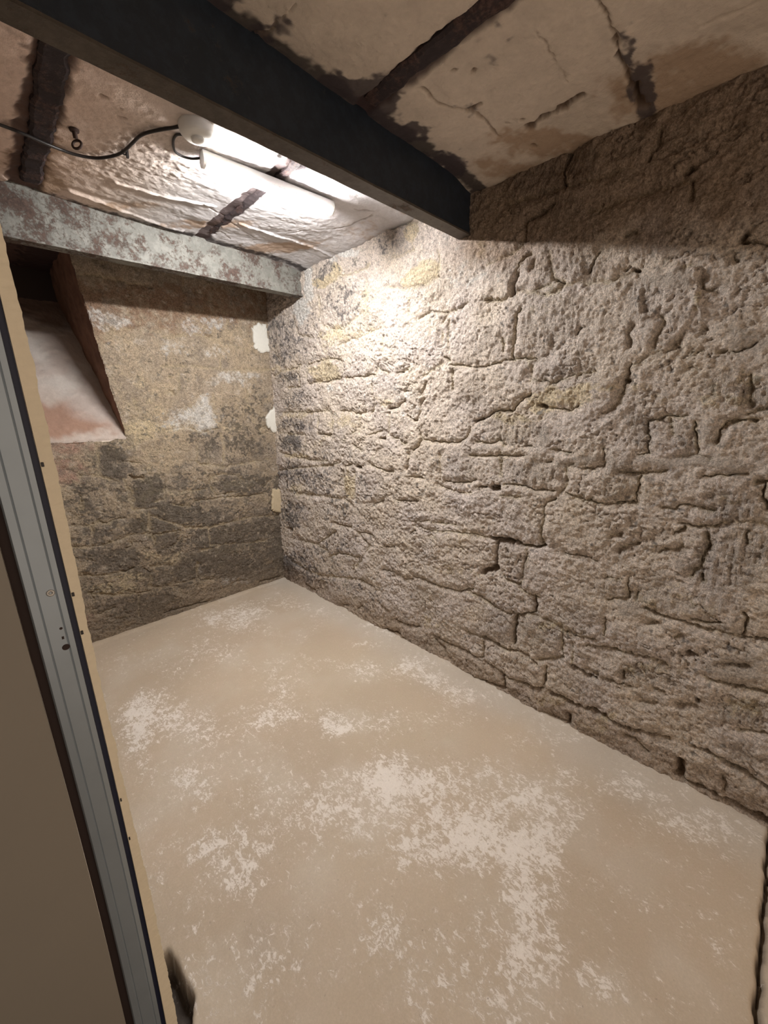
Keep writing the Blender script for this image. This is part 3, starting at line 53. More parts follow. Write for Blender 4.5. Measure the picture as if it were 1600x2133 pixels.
def fbm(u, v, scale, seed, oct=4, gain=.5):
    s = 0; a = 1; n = 0
    for k in range(oct):
        s = s + a * lookup_noise(u, v, scale / 2 ** k, seed + 31 * k); n += a; a *= gain
    return s / n * 1.5

def sstep(a, b, x):
    t = np.clip((x - a) / (b - a), 0, 1); return t * t * (3 - 2 * t)

def joint_field(us, vs, U, V, joints, warp=.006, far=.05):
    """distance to nearest joint and the summed groove depth, on the grid us x vs"""
    dist = np.full(U.shape, far, np.float32); groove = np.zeros(U.shape, np.float32); ridge = np.zeros(U.shape, np.float32)
    wu = U + warp * fbm(U, V, .022, 71, 3); wv = V + warp * fbm(U, V, .022, 91, 3)
    wob = .75 + .5 * fbm(U, V, .03, 15, 2)
    for w, dp, P in joints:
        w = w / 1000; dp = dp / 1000
        best = None; pts = np.array(P).reshape(-1, 2)
        m = max(far, 3 * w) + .01
        i0, i1 = np.searchsorted(us, pts[:, 0].min() - m), np.searchsorted(us, pts[:, 0].max() + m)
        j0, j1 = np.searchsorted(vs, pts[:, 1].min() - m), np.searchsorted(vs, pts[:, 1].max() + m)
        if i1 <= i0 or j1 <= j0: continue
        a = wu[i0:i1, j0:j1]; b = wv[i0:i1, j0:j1]; best = np.full(a.shape, 9., np.float32)
        for k in range(len(pts) - 1):
            p, q = pts[k], pts[k + 1]; d = q - p; L2 = max(d @ d, 1e-9)
            t = np.clip(((a - p[0]) * d[0] + (b - p[1]) * d[1]) / L2, 0, 1)
            best = np.minimum(best, np.hypot(a - p[0] - t * d[0], b - p[1] - t * d[1]))
        g = dp * np.exp(-(best / (w * np.clip(wob[i0:i1, j0:j1], .4, 1.4))) ** 2)
        if dp > 0:
            dist[i0:i1, j0:j1] = np.minimum(dist[i0:i1, j0:j1], best)
            groove[i0:i1, j0:j1] = np.maximum(groove[i0:i1, j0:j1], g)
        else:
            ridge[i0:i1, j0:j1] = np.maximum(ridge[i0:i1, j0:j1], -g)
    return dist, groove, ridge

def patch_field(U, V, patches, keys):
    out = {k: np.zeros(U.shape, np.float32) for k in keys}
    for ch, x, y, a, b, c, d, amp in patches:
        du = U - x; dv = V - y
        r2 = (a * du + b * dv) ** 2 + (c * du + d * dv) ** 2
        out[ch] = out[ch] + amp * np.exp(-r2 * r2 * .8)
    return out

def mix(A, B, t):
    return A * (1 - t[..., None]) + np.array(B, np.float32) * t[..., None]

def grid_mesh(name, XYZ, mat, col=None, attrs=None, keep=None, parent=None, flip=False):
    n, m = XYZ.shape[:2]
    idx = np.arange(n * m).reshape(n, m)
    q = np.stack([idx[:-1, :-1], idx[1:, :-1], idx[1:, 1:], idx[:-1, 1:]], -1).reshape(-1, 4)
    if flip: q = q[:, ::-1]
    if keep is not None:
        kf = (keep[:-1, :-1] & keep[1:, :-1] & keep[1:, 1:] & keep[:-1, 1:]).reshape(-1); q = q[kf]
    co = XYZ.reshape(-1, 3).astype(np.float32).copy(); co[:, 2] += EYE
    if keep is not None:
        used = np.zeros(n * m, bool); used[q.ravel()] = True
        remap = np.cumsum(used) - 1; q = remap[q]; co = co[used]
    else: used = np.ones(n * m, bool)
    me = bpy.data.meshes.new(name)
    me.vertices.add(len(co)); me.vertices.foreach_set('co', co.ravel())
    me.loops.add(q.size); me.loops.foreach_set('vertex_index', q.ravel().astype(np.int32))
    me.polygons.add(len(q)); me.polygons.foreach_set('loop_start', (np.arange(len(q)) * 4).astype(np.int32))
    me.polygons.foreach_set('loop_total', np.full(len(q), 4, np.int32))
    me.update(calc_edges=True)
    me.polygons.foreach_set('use_smooth', np.ones(len(q), bool))
    if col is not None:
        a = me.color_attributes.new('Col', 'FLOAT_COLOR', 'POINT')
        c4 = np.concatenate([np.clip(col.reshape(-1, 3)[used], 0, 1), np.ones((len(co), 1))], 1).astype(np.float32)
        a.data.foreach_set('color', c4.ravel())
    for k, v in (attrs or {}).items():
        a = me.attributes.new(k, 'FLOAT', 'POINT'); a.data.foreach_set('value', v.reshape(-1)[used].astype(np.float32))
    me.materials.append(mat); me.validate()
    o = bpy.data.objects.new(name, me); COL.objects.link(o)
    if parent: o.parent = parent
    return o

def link_bm(name, bm, mat, parent=None, smooth=False):
    bmesh.ops.recalc_face_normals(bm, faces=bm.faces)
    me = bpy.data.meshes.new(name); bm.to_mesh(me); bm.free()
    if smooth:
        for p in me.polygons: p.use_smooth = True
    me.materials.append(mat)
    o = bpy.data.objects.new(name, me); COL.objects.link(o)
    if parent:
        o.parent = parent; o.matrix_parent_inverse = Matrix.Translation(-parent.location)
    return o

def empty(name, loc, label, cat, group=None):
    o = bpy.data.objects.new(name, None); COL.objects.link(o); o.location = loc
    o.empty_display_size = .05
    o['label'] = label; o['category'] = cat
    if group: o['group'] = group
    return o

def tag(o, label, cat, group=None):
    o['label'] = label; o['category'] = cat
    if group: o['group'] = group
    return o

def hexa(bm, c8):
    v = [bm.verts.new(c) for c in c8]
    for f in ((0, 1, 2, 3), (7, 6, 5, 4), (0, 4, 5, 1), (1, 5, 6, 2), (2, 6, 7, 3), (3, 7, 4, 0)):
        bm.faces.new([v[i] for i in f])
    return v

def box(bm, x0, x1, y0, y1, z0, z1):
    return hexa(bm, [(x0, y0, z0), (x1, y0, z0), (x1, y1, z0), (x0, y1, z0), (x0, y0, z1), (x1, y0, z1), (x1, y1, z1), (x0, y1, z1)])

def bevel(bm, w, seg=2):
    bmesh.ops.bevel(bm, geom=list(bm.edges), offset=w, segments=seg, affect='EDGES', profile=.5)

def catmull(P, n=10):
    P = [Vector(p) for p in P]; Q = [2 * P[0] - P[1]] + P + [2 * P[-1] - P[-2]]; out = []
    for i in range(1, len(Q) - 2):
        for k in range(n):
            t = k / n; a, b, c, d = Q[i - 1], Q[i], Q[i + 1], Q[i + 2]
            out.append(.5 * ((2 * b) + (c - a) * t + (2 * a - 5 * b + 4 * c - d) * t * t + (3 * b - a - 3 * c + d) * t ** 3))
    return out + [P[-1]]

def tube(bm, path, r, seg=12, closed=False):
    rings = []; n = len(path); up = Vector((0, 0, 1))
    for i, p in enumerate(path):
        a = path[(i - 1) % n] if (closed or i) else path[0]; b = path[(i + 1) % n] if (closed or i < n - 1) else path[-1]
        t = (b - a).normalized(); s = t.cross(up)
        if s.length < .05: s = t.cross(Vector((1, 0, 0)))
        s.normalize(); w = s.cross(t)
        rings.append([bm.verts.new(p + r * (math.cos(q) * s + math.sin(q) * w)) for q in [2 * math.pi * k / seg for k in range(seg)]])
    for i in range(n if closed else n - 1):
        A, B = rings[i], rings[(i + 1) % n]
        for k in range(seg): bm.faces.new((A[k], A[(k + 1) % seg], B[(k + 1) % seg], B[k]))
    if not closed: bm.faces.new(rings[0]); bm.faces.new(rings[-1][::-1])

def lathe(bm, c, prof, axis=Vector((0, 0, 1)), seg=48):
    """prof = (radius, distance along axis)"""
    a = axis.normalized(); s = a.orthogonal().normalized(); w = a.cross(s); c = Vector(c); rings = []
    for r, h in prof:
        if r < 1e-6: rings.append([bm.verts.new(c + a * h)])
        else: rings.append([bm.verts.new(c + a * h + r * (math.cos(q) * s + math.sin(q) * w)) for q in [2 * math.pi * k / seg for k in range(seg)]])
    for A, B in zip(rings, rings[1:]):
        for k in range(seg):
            l = (k + 1) % seg
            if len(A) == 1 and len(B) == 1: continue
            if len(A) == 1: bm.faces.new((A[0], B[k], B[l]))
            elif len(B) == 1: bm.faces.new((A[k], A[l], B[0]))
            else: bm.faces.new((A[k], A[l], B[l], B[k]))

# ------------------------------------------------------------------ materials (all node based)
class NT:
    def __init__(s, name):
        s.m = bpy.data.materials.new(name); s.m.use_nodes = True; s.t = s.m.node_tree
        s.b = s.t.nodes['Principled BSDF']; s.co = s.t.nodes.new('ShaderNodeTexCoord')
    def n(s, k, **kw):
        x = s.t.nodes.new(k)
        for a, v in kw.items(): setattr(x, a, v)
        return x
    def l(s, a, b): s.t.links.new(a, b)
    def noise(s, scale, detail=6, rough=.6, stretch=None, dist=0):
        x = s.n('ShaderNodeTexNoise'); x.inputs['Scale'].default_value = scale; x.inputs['Detail'].default_value = detail
        x.inputs['Roughness'].default_value = rough; x.inputs['Distortion'].default_value = dist
        src = s.co.outputs['Object']
        if stretch:
            mp = s.n('ShaderNodeMapping'); mp.inputs['Scale'].default_value = stretch; s.l(src, mp.inputs[0]); src = mp.outputs[0]
        s.l(src, x.inputs['Vector']); return x.outputs['Fac']
    def attr(s, name, out='Color'):
        x = s.n('ShaderNodeAttribute', attribute_name=name); return x.outputs[out]
    def math(s, op, a, b=None, c=None, clamp=False):
        x = s.n('ShaderNodeMath', operation=op, use_clamp=clamp)
        for i, v in enumerate((a, b, c)):
            if v is None: continue
            if isinstance(v, (int, float)): x.inputs[i].default_value = v
            else: s.l(v, x.inputs[i])
        return x.outputs[0]
    def ramp(s, src, a, b, lo=0., hi=1.):
        x = s.n('ShaderNodeMapRange', interpolation_type='SMOOTHSTEP'); s.l(src, x.inputs[0])
        for i, v in zip((1, 2, 3, 4), (a, b, lo, hi)): x.inputs[i].default_value = v
        return x.outputs[0]
    def mix(s, f, a, b, mode='MIX'):
        x = s.n('ShaderNodeMix', data_type='RGBA', blend_type=mode)
        for sock, v in ((x.inputs[0], f), (x.inputs[6], a), (x.inputs[7], b)):
            if isinstance(v, (int, float)): sock.default_value = v
            elif isinstance(v, tuple): sock.default_value = (*v, 1)
            else: s.l(v, sock)
        return x.outputs[2]
    def bump(s, h, strength, dist, prev=None):
        x = s.n('ShaderNodeBump'); x.inputs['Strength'].default_value = strength; x.inputs['Distance'].default_value = dist
        s.l(h, x.inputs['Height'])
        if prev: s.l(prev, x.inputs['Normal'])
        return x.outputs[0]
    def set(s, col=None, rough=.9, normal=None, metal=0., spec=None):
        for k, v in (('Base Color', col), ('Roughness', rough), ('Metallic', metal)):
            if v is None: continue
            if isinstance(v, tuple): s.b.inputs[k].default_value = (*v, 1)
            elif isinstance(v, (int, float)): s.b.inputs[k].default_value = v
            else: s.l(v, s.b.inputs[k])
        if normal: s.l(normal, s.b.inputs['Normal'])
        if spec is not None: s.b.inputs['Specular IOR Level'].default_value = spec
        return s.m

def stone_material(name, axis):
    t = NT(name); c = t.attr('Col'); grit = t.attr('Grit', 'Fac'); tool = t.attr('Tool', 'Fac')
    f1 = t.noise(150, 5, .7); f2 = t.noise(420, 3, .6); f3 = t.noise(55, 5, .65)
    k = t.math('MULTIPLY_ADD', t.ramp(f1, .3, .7), .72, .64)
    k = t.math('MULTIPLY', k, t.math('MULTIPLY_ADD', t.ramp(f3, .32, .68), .36, .82))
    c = t.mix(1.0, c, k, 'MULTIPLY')
    sp = t.math('MULTIPLY', t.ramp(f3, .56, .68), grit)
    c = t.mix(t.math('MULTIPLY', sp, .55, clamp=True), c, (.16, .13, .11))
    st = (260, 260, 9) if axis == 'y' else (260, 260, 9)
    stri = t.noise(1.0, 3, .6, stretch=st)
    hgt = t.math('ADD', t.math('MULTIPLY', f1, 1.0), t.math('MULTIPLY', f2, .35))
    hgt = t.math('ADD', hgt, t.math('MULTIPLY', t.math('MULTIPLY', stri, tool), 1.5))
    hgt = t.math('ADD', hgt, t.math('MULTIPLY', t.math('MULTIPLY', f3, grit), 1.2))
    return t.set(c, .95, t.bump(hgt, 1.0, .0095), spec=.15)

M_right = stone_material('right_stone', 'y')
M_back = stone_material('back_stone', 'x')

def floor_material():
    t = NT('worn_concrete_floor'); dust = t.attr('Dust', 'Fac'); c = t.attr('Col')
    a = t.noise(1.0, 9, .72, stretch=(26, 26, 26), dist=.6); b = t.noise(170, 4, .6); d = t.noise(9, 4, .55)
    w = t.math('ADD', dust, t.math('MULTIPLY', t.math('SUBTRACT', a, .5), 1.7))
    w = t.math('ADD', w, t.math('MULTIPLY', t.math('SUBTRACT', d, .5), .35))
    e = t.noise(1.0, 6, .75, stretch=(75, 40, 50), dist=1.2)
    w = t.math('ADD', w, t.math('MULTIPLY', t.math('SUBTRACT', e, .5), 2.1))
    m = t.math('ADD', t.math('MULTIPLY', t.ramp(w, .38, .58), .75), t.math('MULTIPLY', t.ramp(w, .05, .75), .25))
    c = t.mix(t.math('MULTIPLY', m, .85), c, (.86, .80, .74))
    pit = t.ramp(t.noise(95, 2, .5), .30, .22)
    c = t.mix(t.math('MULTIPLY', pit, .5), c, (.25, .2, .16))
    k = t.math('MULTIPLY_ADD', b, .26, .87); c = t.mix(1.0, c, k, 'MULTIPLY')
    hgt = t.math('ADD', t.math('MULTIPLY', m, .5), t.math('MULTIPLY', b, .35))
    return t.set(c, t.ramp(m, 0, 1, .62, .85), t.bump(hgt, .5, .0018), spec=.3)
M_floor = floor_material()

def plaster_material(name):
    t = NT(name); c = t.attr('Col'); grit = t.attr('Grit', 'Fac')
    f1 = t.noise(70, 6, .6); f2 = t.noise(300, 3, .6); f3 = t.noise(14, 4, .55)
    k = t.math('MULTIPLY_ADD', f1, .24, .88); c = t.mix(1.0, c, k, 'MULTIPLY')
    hgt = t.math('ADD', f1, t.math('MULTIPLY', f2, .25)); hgt = t.math('ADD', hgt, t.math('MULTIPLY', f3, .8))
    return t.set(c, .9, t.bump(hgt, .55, .006), spec=.2)
M_ceil = plaster_material('limewashed_ceiling')
M_plaster = plaster_material('rough_plaster')

def steel_material(name, base, rust, amount, rough=.55, metal=.0, z_edge=False):
    t = NT(name); a = t.noise(11, 8, .7); b = t.noise(75, 6, .7); d = t.noise(3.2, 4, .6)
    w = t.math('ADD', t.math('MULTIPLY', a, .55), t.math('MULTIPLY', b, .35)); w = t.math('ADD', w, t.math('MULTIPLY', d, .35))
    m = t.ramp(w, 1.0 - amount, 1.06 - amount * .9)
    r2 = t.mix(t.ramp(b, .4, .65), rust, tuple(min(1, q * 1.9) for q in rust))
    b2 = t.mix(t.ramp(t.noise(28, 7, .7), .42, .62), base, tuple(q * 1.35 for q in base))
    c = t.mix(m, b2, r2)
    return t.set(c, t.ramp(m, 0, 1, rough, .95), t.bump(t.math('ADD', t.math('MULTIPLY', m, .6), t.math('MULTIPLY', b, .5)), .6, .003), metal, .35)
M_steel_dark = steel_material('dark_painted_steel', (.016, .022, .032), (.035, .028, .026), .28, .5)
M_flange = steel_material('brown_grey_flange', (.062, .050, .040), (.05, .036, .028), .34, .6)  # lighter than the web: bounced light on the underside put into colour
M_steel_grey = steel_material('flaking_grey_steel', (.16, .16, .146), (.055, .038, .032), .40, .6)
M_batten = steel_material('rusted_batten', (.030, .022, .024), (.05, .03, .027), .4, .9)

def plain(name, col, rough=.5, metal=0., var=.06, scale=40, bump=.0):
    t = NT(name); a = t.noise(scale, 5, .6)
    k = t.math('MULTIPLY_ADD', a, 2 * var, 1 - var); c = t.mix(1.0, col, k, 'MULTIPLY')
    return t.set(c, rough, t.bump(a, .4, bump) if bump else None, metal)
M_white = plain('white_plastic', (.80, .79, .76), .35, 0, .03)
M_cable = plain('black_cable_sheath', (.02, .017, .017), .45)
M_iron = plain('rusty_iron', (.06, .035, .028), .8, .2, .4, 120, .001)
M_frame = plain('brushed_grey_metal', (.32, .37, .42), .38, .4, .10, 14)
M_seal = plain('blue_black_rubber', (.008, .012, .04), .5)
M_board = plain('cream_fibreboard', (.86, .77, .60), .85, 0, .08, 90, .0006)
M_door = plain('beige_painted_panel', (.26, .235, .20), .6, 0, .04, 6)
M_gap = plain('dark_brown_rebate', (.035, .02, .017), .8)
M_lime = plain('lime_white', (.72, .71, .66), .9, 0, .08, 50, .002)
M_sand = plain('sandy_mortar', (.55, .46, .32), .95, 0, .15, 60, .003)
M_screw = plain('zinc_screw', (.45, .44, .42), .4, .8)

t = NT('lit_diffuser'); t.set((.9, .9, .9), .4)
t.b.inputs['Emission Color'].default_value = (1.0, .965, .925, 1); t.b.inputs['Emission Strength'].default_value = TUBE_STRENGTH
M_lit = t.m

# ------------------------------------------------------------------ right wall: coursed rubble, leaning back 25 mm per metre
def axis_pts(segs):
    out = []
    for a, b, s in segs: out.append(np.arange(a, b, s))
    return np.concatenate(out)

def stone_fields(us, vs, joints, patches, seed, toolfreq=.011):
    U, V = np.meshgrid(us, vs, indexing='ij'); U = U.astype(np.float32); V = V.astype(np.float32)
    D, G, Rg = joint_field(us, vs, U, V, joints)
    wu = U + .03 * fbm(U, V, .12, seed + 3, 2); wv = V + .03 * fbm(U, V, .12, seed + 9, 2)
    F = patch_field(wu, wv, patches, 'sywtprge')
    tool = np.clip(F['t'], 0, 2); cem = np.clip(F['g'], 0, 1); pk = np.clip(F['p'], 0, 2)
    low = fbm(U, V, .38, seed, 3); mid = fbm(U, V, .07, seed + 1, 4); fine = fbm(U, V, .018, seed + 2, 3, .65)
    rough = 1 - .75 * cem
    pil = .009 * sstep(0, .035, D)
    # chiselled furrows run nearly upright, a little slanted
    ang = .12 * lookup_noise(U, V, .35, seed + 40)
    sx = U + ang * V + .004 * lookup_noise(U, V, .05, seed + 41)
    fur = lookup_noise(sx, V * .09, toolfreq, seed + 42) + .6 * lookup_noise(sx, V * .12, toolfreq * .55, seed + 43)
    # knobbly broken faces: billowed noise, plus pock holes
    knob = np.abs(fbm(U, V, .045, seed + 50, 4, .6)); knob2 = np.abs(fbm(U, V, .02, seed + 55, 3, .6))
    pits = sstep(.42, .9, lookup_noise(U, V, .011, seed + 60) + .35 * lookup_noise(U, V, .03, seed + 61))
    crag = fbm(U * .8 + V * .5, V * .9 - U * .35, .085, seed + 70, 4, .58)
    H = .012 * low + .0050 * mid * rough + .0044 * fine * rough + pil - G + Rg
    H -= (.0045 * knob + .0050 * knob2) * rough * (.5 + .7 * np.clip(.5 + lookup_noise(U, V, .2, seed + 77), 0, 1))
    crk = 1 - np.abs(fbm(U * .75, V, .10, seed + 80, 5, .62)) * 9
    H -= .0075 * sstep(0, 1, crk) * sstep(-.1, .5, lookup_noise(U, V, .13, seed + 83)) * rough
    H += .0045 * np.tanh(3.2 * crag) * rough
    H += .0027 * fur * tool
    H -= pits * (.003 + .007 * pk) * rough
    return U, V, D, G, H, F, tool, cem, pk, fine, mid, low, pits

def stone_colour(U, V, D, G, F, fine, mid, low, seed, base_a, base_b, soot_col=(.105, .10, .105), cem=None, mortar=0):
    n1 = .5 + .5 * fbm(U, V, .16, seed + 100, 3); n2 = fbm(U, V, .035, seed + 101, 3, .6); n3 = fbm(U, V, .012, seed + 102, 2, .7)
    C = np.zeros(U.shape + (3,), np.float32) + np.array(base_a, np.float32)
    C = mix(C, base_b, np.clip(n1, 0, 1))
    C *= (1 + .13 * n2 + .10 * n3)[..., None]
    nearj = np.exp(-(D / .009) ** 2)
    C = mix(C, (.60, .50, .35), nearj * .35)
    y = sstep(.35, 1.05, F['y'] * .85 + .42 * n2 + .25 * n3); C = mix(C, (.72, .60, .40), y * .75)
    pale = sstep(.35, 1.0, fbm(U, V, .05, seed + 103, 5, .72)); C = mix(C, (.80, .73, .66), pale * .5)
    umb = sstep(.35, 1.0, fbm(U, V, .045, seed + 104, 5, .72)); C = mix(C, (.44, .36, .30), umb * .45)
    s = sstep(.30, .85, F['s'] * .62 + .50 * n2 + .42 * n3); C = mix(C, soot_col, s * .82)
    if mortar: C = mix(C, (.50, .41, .285) if mortar > .01 else (.72, .625, .49), sstep(.45, 1.0, np.exp(-(D / mortar) ** 2) + .40 * n2 + .45 * lookup_noise(U, V, .10, seed + 120) + .2 * n3) * .75)
    C = mix(C, (.27, .165, .11), sstep(.3, .9, F['r'] * .8 + .3 * n2) * .8)
    C = mix(C, (.47, .30, .235), sstep(.3, .9, F['e'] * .8 + .25 * n2) * .85)
    if cem is not None: C = mix(C, (.50, .44, .385), sstep(.3, .9, cem) * .7)
    w = sstep(.35, .95, F['w'] * .8 + .35 * n2 + .2 * n3); C = mix(C, (.76, .74, .71), w * .85)
    C = mix(C, (.30, .21, .14), sstep(.014, .03, G) * .5)
    return C

us = axis_pts([(-1.3, -.3, .012), (-.3, 3.12, .0034)]); vs = axis_pts([(-1.53, 1.02, .0034)])
U, V, D, G, H, F, tool, cem, pk, fine, mid, low, pits = stone_fields(us, vs, RIGHT_JOINTS, RIGHT_PATCHES, 5)
C = stone_colour(U, V, D, G, F, fine, mid, low, 5, (.72, .635, .59), (.76, .655, .55), cem=cem, mortar=.008)
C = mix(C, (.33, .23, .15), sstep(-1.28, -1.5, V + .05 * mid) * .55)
C = mix(C, (.25, .165, .105), sstep(.50, .72, V + .06 * mid - .10 * (U - 1.2)) * sstep(1.45, 1.15, U) * .75)  # front joist's shadow painted into the upper stone as a darker brown
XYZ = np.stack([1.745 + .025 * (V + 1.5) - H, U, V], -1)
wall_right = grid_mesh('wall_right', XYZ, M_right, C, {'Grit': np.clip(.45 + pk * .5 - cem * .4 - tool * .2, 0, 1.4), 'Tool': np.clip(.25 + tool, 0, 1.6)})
wall_right['kind'] = 'structure'

# ------------------------------------------------------------------ back wall with the sloping coal chute on its left
def cheek_x(z): return .673 - .1137 * (z + .086)
us = axis_pts([(-1.0, .1, .012), (.1, 1.86, .0036)]); vs = axis_pts([(-1.53, 1.02, .0036)])
U, V, D, G, H, F, tool, cem, pk, fine, mid, low, pits = stone_fields(us, vs, BACK_JOINTS, BACK_PATCHES, 205)
flat = sstep(-.9, .2, V) * .35
H = H * (.72 - flat)
C = stone_colour(U, V, D, G, F, fine, mid, low, 205, (.42, .35, .28), (.55, .44, .31), soot_col=(.10, .088, .076), mortar=.014)
mot = fbm(U, V, .055, 260, 5, .68)
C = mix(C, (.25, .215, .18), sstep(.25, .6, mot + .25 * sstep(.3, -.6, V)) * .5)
C = mix(C, (.60, .52, .42), sstep(.35, .7, fbm(U, V, .04, 270, 5, .7)) * .5)
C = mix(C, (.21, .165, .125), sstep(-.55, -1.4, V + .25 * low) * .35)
# lime and paint left in the corner with the right wall
def blot(x, z, rx, rz, seed):
    return sstep(1.25, .8, np.hypot((U - x) / rx, (V - z) / rz) + .35 * fbm(U, V, .03, seed, 3))
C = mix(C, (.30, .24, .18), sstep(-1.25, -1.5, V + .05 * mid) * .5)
edge = cheek_x(V)
inchute = (U < edge + .012 * fbm(U, V, .05, 333, 3) * .4) & (V > -.165 + .01 * fbm(U, V, .06, 334, 2))
hole_soft = sstep(.0, .02, edge - U) * sstep(-.2, -.16, V)
XYZ = np.stack([U, 3.08 - H, V], -1)
wall_back = grid_mesh('wall_back', XYZ, M_back, C, {'Grit': np.clip(.35 + pk * .5 + .3 * sstep(0, -.8, V), 0, 1.4), 'Tool': np.clip(.15 + tool, 0, 1.6)}, keep=~inchute, flip=True)
wall_back['kind'] = 'structure'
# sloping plastered bed of the chute
us = np.arange(-1.0, .74, .008); ss = np.arange(0, 1.25, .008)
U, S = np.meshgrid(us, ss, indexing='ij'); Vz = -.175 + S * .78; Yd = 3.075 + np.clip(S - .02, 0, 9) * .62
n = fbm(U, S, .2, 401, 4)
Yd = Yd + .008 * n - .004 * fbm(U, S, .03, 402, 3)
C = np.zeros(U.shape + (3,), np.float32) + np.array((.52, .44, .40), np.float32)
C = mix(C, (.38, .24, .18), sstep(.0, .2, .38 - S + .10 * n + .9 * (.46 - U)))
C = mix(C, (.66, .62, .58), sstep(.1, .7, n + .2) * .6)
C = mix(C, (.22, .15, .12), sstep(.9, 1.1, S + .1 * n))  # top of the bed darkened: rear joist's shade put into the colour
bed = grid_mesh('chute_bed', np.stack([U, Yd, Vz], -1), M_plaster, C, {'Grit': np.full(U.shape, .2)}, parent=wall_back, flip=True)
# side cheek of the chute (rust brown rubble)
vz = np.arange(-.19, 1.03, .006); yy = np.arange(0, 1.0, .008)
Vv, Y = np.meshgrid(vz, yy, indexing='ij')
Xc = cheek_x(Vv) + .006 * fbm(Vv, Y, .08, 411, 4) + .004
C = np.zeros(Vv.shape + (3,), np.float32) + np.array((.25, .14, .10), np.float32)
C *= (1 + .25 * fbm(Vv, Y, .06, 412, 4))[..., None]
cheek = grid_mesh('chute_cheek', np.stack([Xc, 3.074 + Y, Vv], -1), M_plaster, C, {'Grit': np.full(Vv.shape, .6)}, parent=wall_back)

bm = bmesh.new(); box(bm, -1.2, .75, 3.80, 3.9, EYE + .3, EYE + 1.05); box(bm, -1.2, 1.85, 3.05, 3.9, EYE + 1.0, EYE + 1.05)
link_bm('chute_head', bm, M_gap, wall_back)  # cap over the chute; its dark colour stands in for shade
# ------------------------------------------------------------------ floor slab
RIM_Y = [.70, .816, .87, .94, 1.0, 1.05, 1.10, 3.2]; RIM_X = [.10, .092, .12, .107, .104, .100, .05, .02]
us = axis_pts([(-1.2, 1.86, .007)]); vs = axis_pts([(-1.4, 3.12, .007)])
U, V = np.meshgrid(us, vs, indexing='ij'); U = U.astype(np.float32); V = V.astype(np.float32)
F = patch_field(U + .02 * fbm(U, V, .06, 501, 3), V + .02 * fbm(U, V, .06, 502, 3), FLOOR_PATCHES, 'wydr')
Hf = .004 * fbm(U, V, .5, 510, 3) + .0010 * fbm(U, V, .03, 511, 3)
gap = np.exp(-((V + .190 + .006 * fbm(U, V, .05, 512, 3)) / .0065) ** 2)            # joint with the threshold slab
Hf = Hf - .035 * gap - .004 * sstep(-.18, -.2, V)
edge_x = np.interp(V, RIM_Y, RIM_X)
rim = sstep(.004, -.006, U - edge_x + .004 * fbm(U, V, .04, 513, 3))
Hf = Hf - .07 * rim * sstep(1.03, .99, V)
Hf = Hf + .010 * sstep(.05, .0, 1.745 - U) * (.5 + .5 * fbm(U, V, .05, 514, 3)) + .006 * sstep(.04, 0, 3.06 - V)
C = np.zeros(U.shape + (3,), np.float32) + np.array((.53, .435, .33), np.float32)
n1 = fbm(U, V, .35, 520, 4)
C *= (1 + .07 * n1)[..., None]
C = mix(C, (.60, .53, .44), sstep(-.2, .8, fbm(U, V, .22, 521, 4)) * .5)
C = mix(C, (.40, .32, .245), np.clip(F['d'], 0, 1) * .5)
C = mix(C, (.55, .47, .34), np.clip(F['y'], 0, 1) * .5)
C = mix(C, (.58, .53, .47), sstep(.30, .05, 1.745 - U + .05 * n1) * .6)
C = mix(C, (.50, .42, .33), sstep(-.17, -.2, V))
C = mix(C, (.06, .045, .035), np.clip(rim * sstep(1.03, .99, V) + gap, 0, 1))
dust = np.clip(F['w'], 0, 1.3) * .40 + .10 + .24 * fbm(U, V, .20, 522, 4)
dust = dust * (1 - np.clip(rim + gap, 0, 1))
floor = grid_mesh('floor', np.stack([U, V, -1.5 + Hf], -1), M_floor, C, {'Dust': dust})
floor['kind'] = 'structure'

# ------------------------------------------------------------------ ceiling slab between and around the beams
us = axis_pts([(-1.2, 0, .02), (0, 1.9, .0045)]); vs = axis_pts([(-1.2, -.1, .02), (-.1, 3.9, .0045)])
U, V = np.meshgrid(us, vs, indexing='ij'); U = U.astype(np.float32); V = V.astype(np.float32)
D, G, Rg = joint_field(us, vs, U, V, CEILING_JOINTS, .005)
F = patch_field(U + .02 * fbm(U, V, .06, 601, 3), V + .02 * fbm(U, V, .06, 602, 3), CEILING_PATCHES, 'srp')
low = fbm(U, V, .4, 610, 3); mid = fbm(U, V, .06, 611, 4); fine = fbm(U, V, .02, 612, 3)
lit = sstep(1.22, 1.3, V)
pk = np.clip(F['p'], 0, 1)
board = lookup_noise(U * .15, V, .035, 620) * sstep(1.2, 1.3, V) * sstep(2.6, 2.4, V)
Hc = .006 * low + .0020 * mid + .0012 * fine * (1 + 1.5 * pk) - .0015 * np.abs(mid) * pk + Rg * .6 - G * .8 + .0022 * board
Hc = Hc + .020 * sstep(.16, 0, 1.80 - U) + .010 * sstep(.10, 0, 2.50 - V) * sstep(2.2, 2.5, V)
railn = .012 * fbm(U, V, .05, 630, 3)
rail1 = sstep(.045, .028, np.abs(U - 1.105) + railn); rail0 = sstep(.060, .040, np.abs(U - .345) + railn)
Hc = Hc - .010 * np.maximum(rail1, rail0)
C = np.zeros(U.shape + (3,), np.float32) + np.array((.60, .52, .44), np.float32)
C = mix(C, (.50, .495, .52), lit * sstep(.3, 1.1, U) * .9)
C = mix(C, (.72, .56, .49), lit * sstep(.9, .3, U) * .8)
C *= (1 + .06 * low + .06 * mid + .03 * fine)[..., None]
n2 = fbm(U, V, .03, 640, 3, .6)
C = mix(C, (.36, .25, .17), sstep(.3, .9, F['r'] * .8 + .3 * n2) * .8)
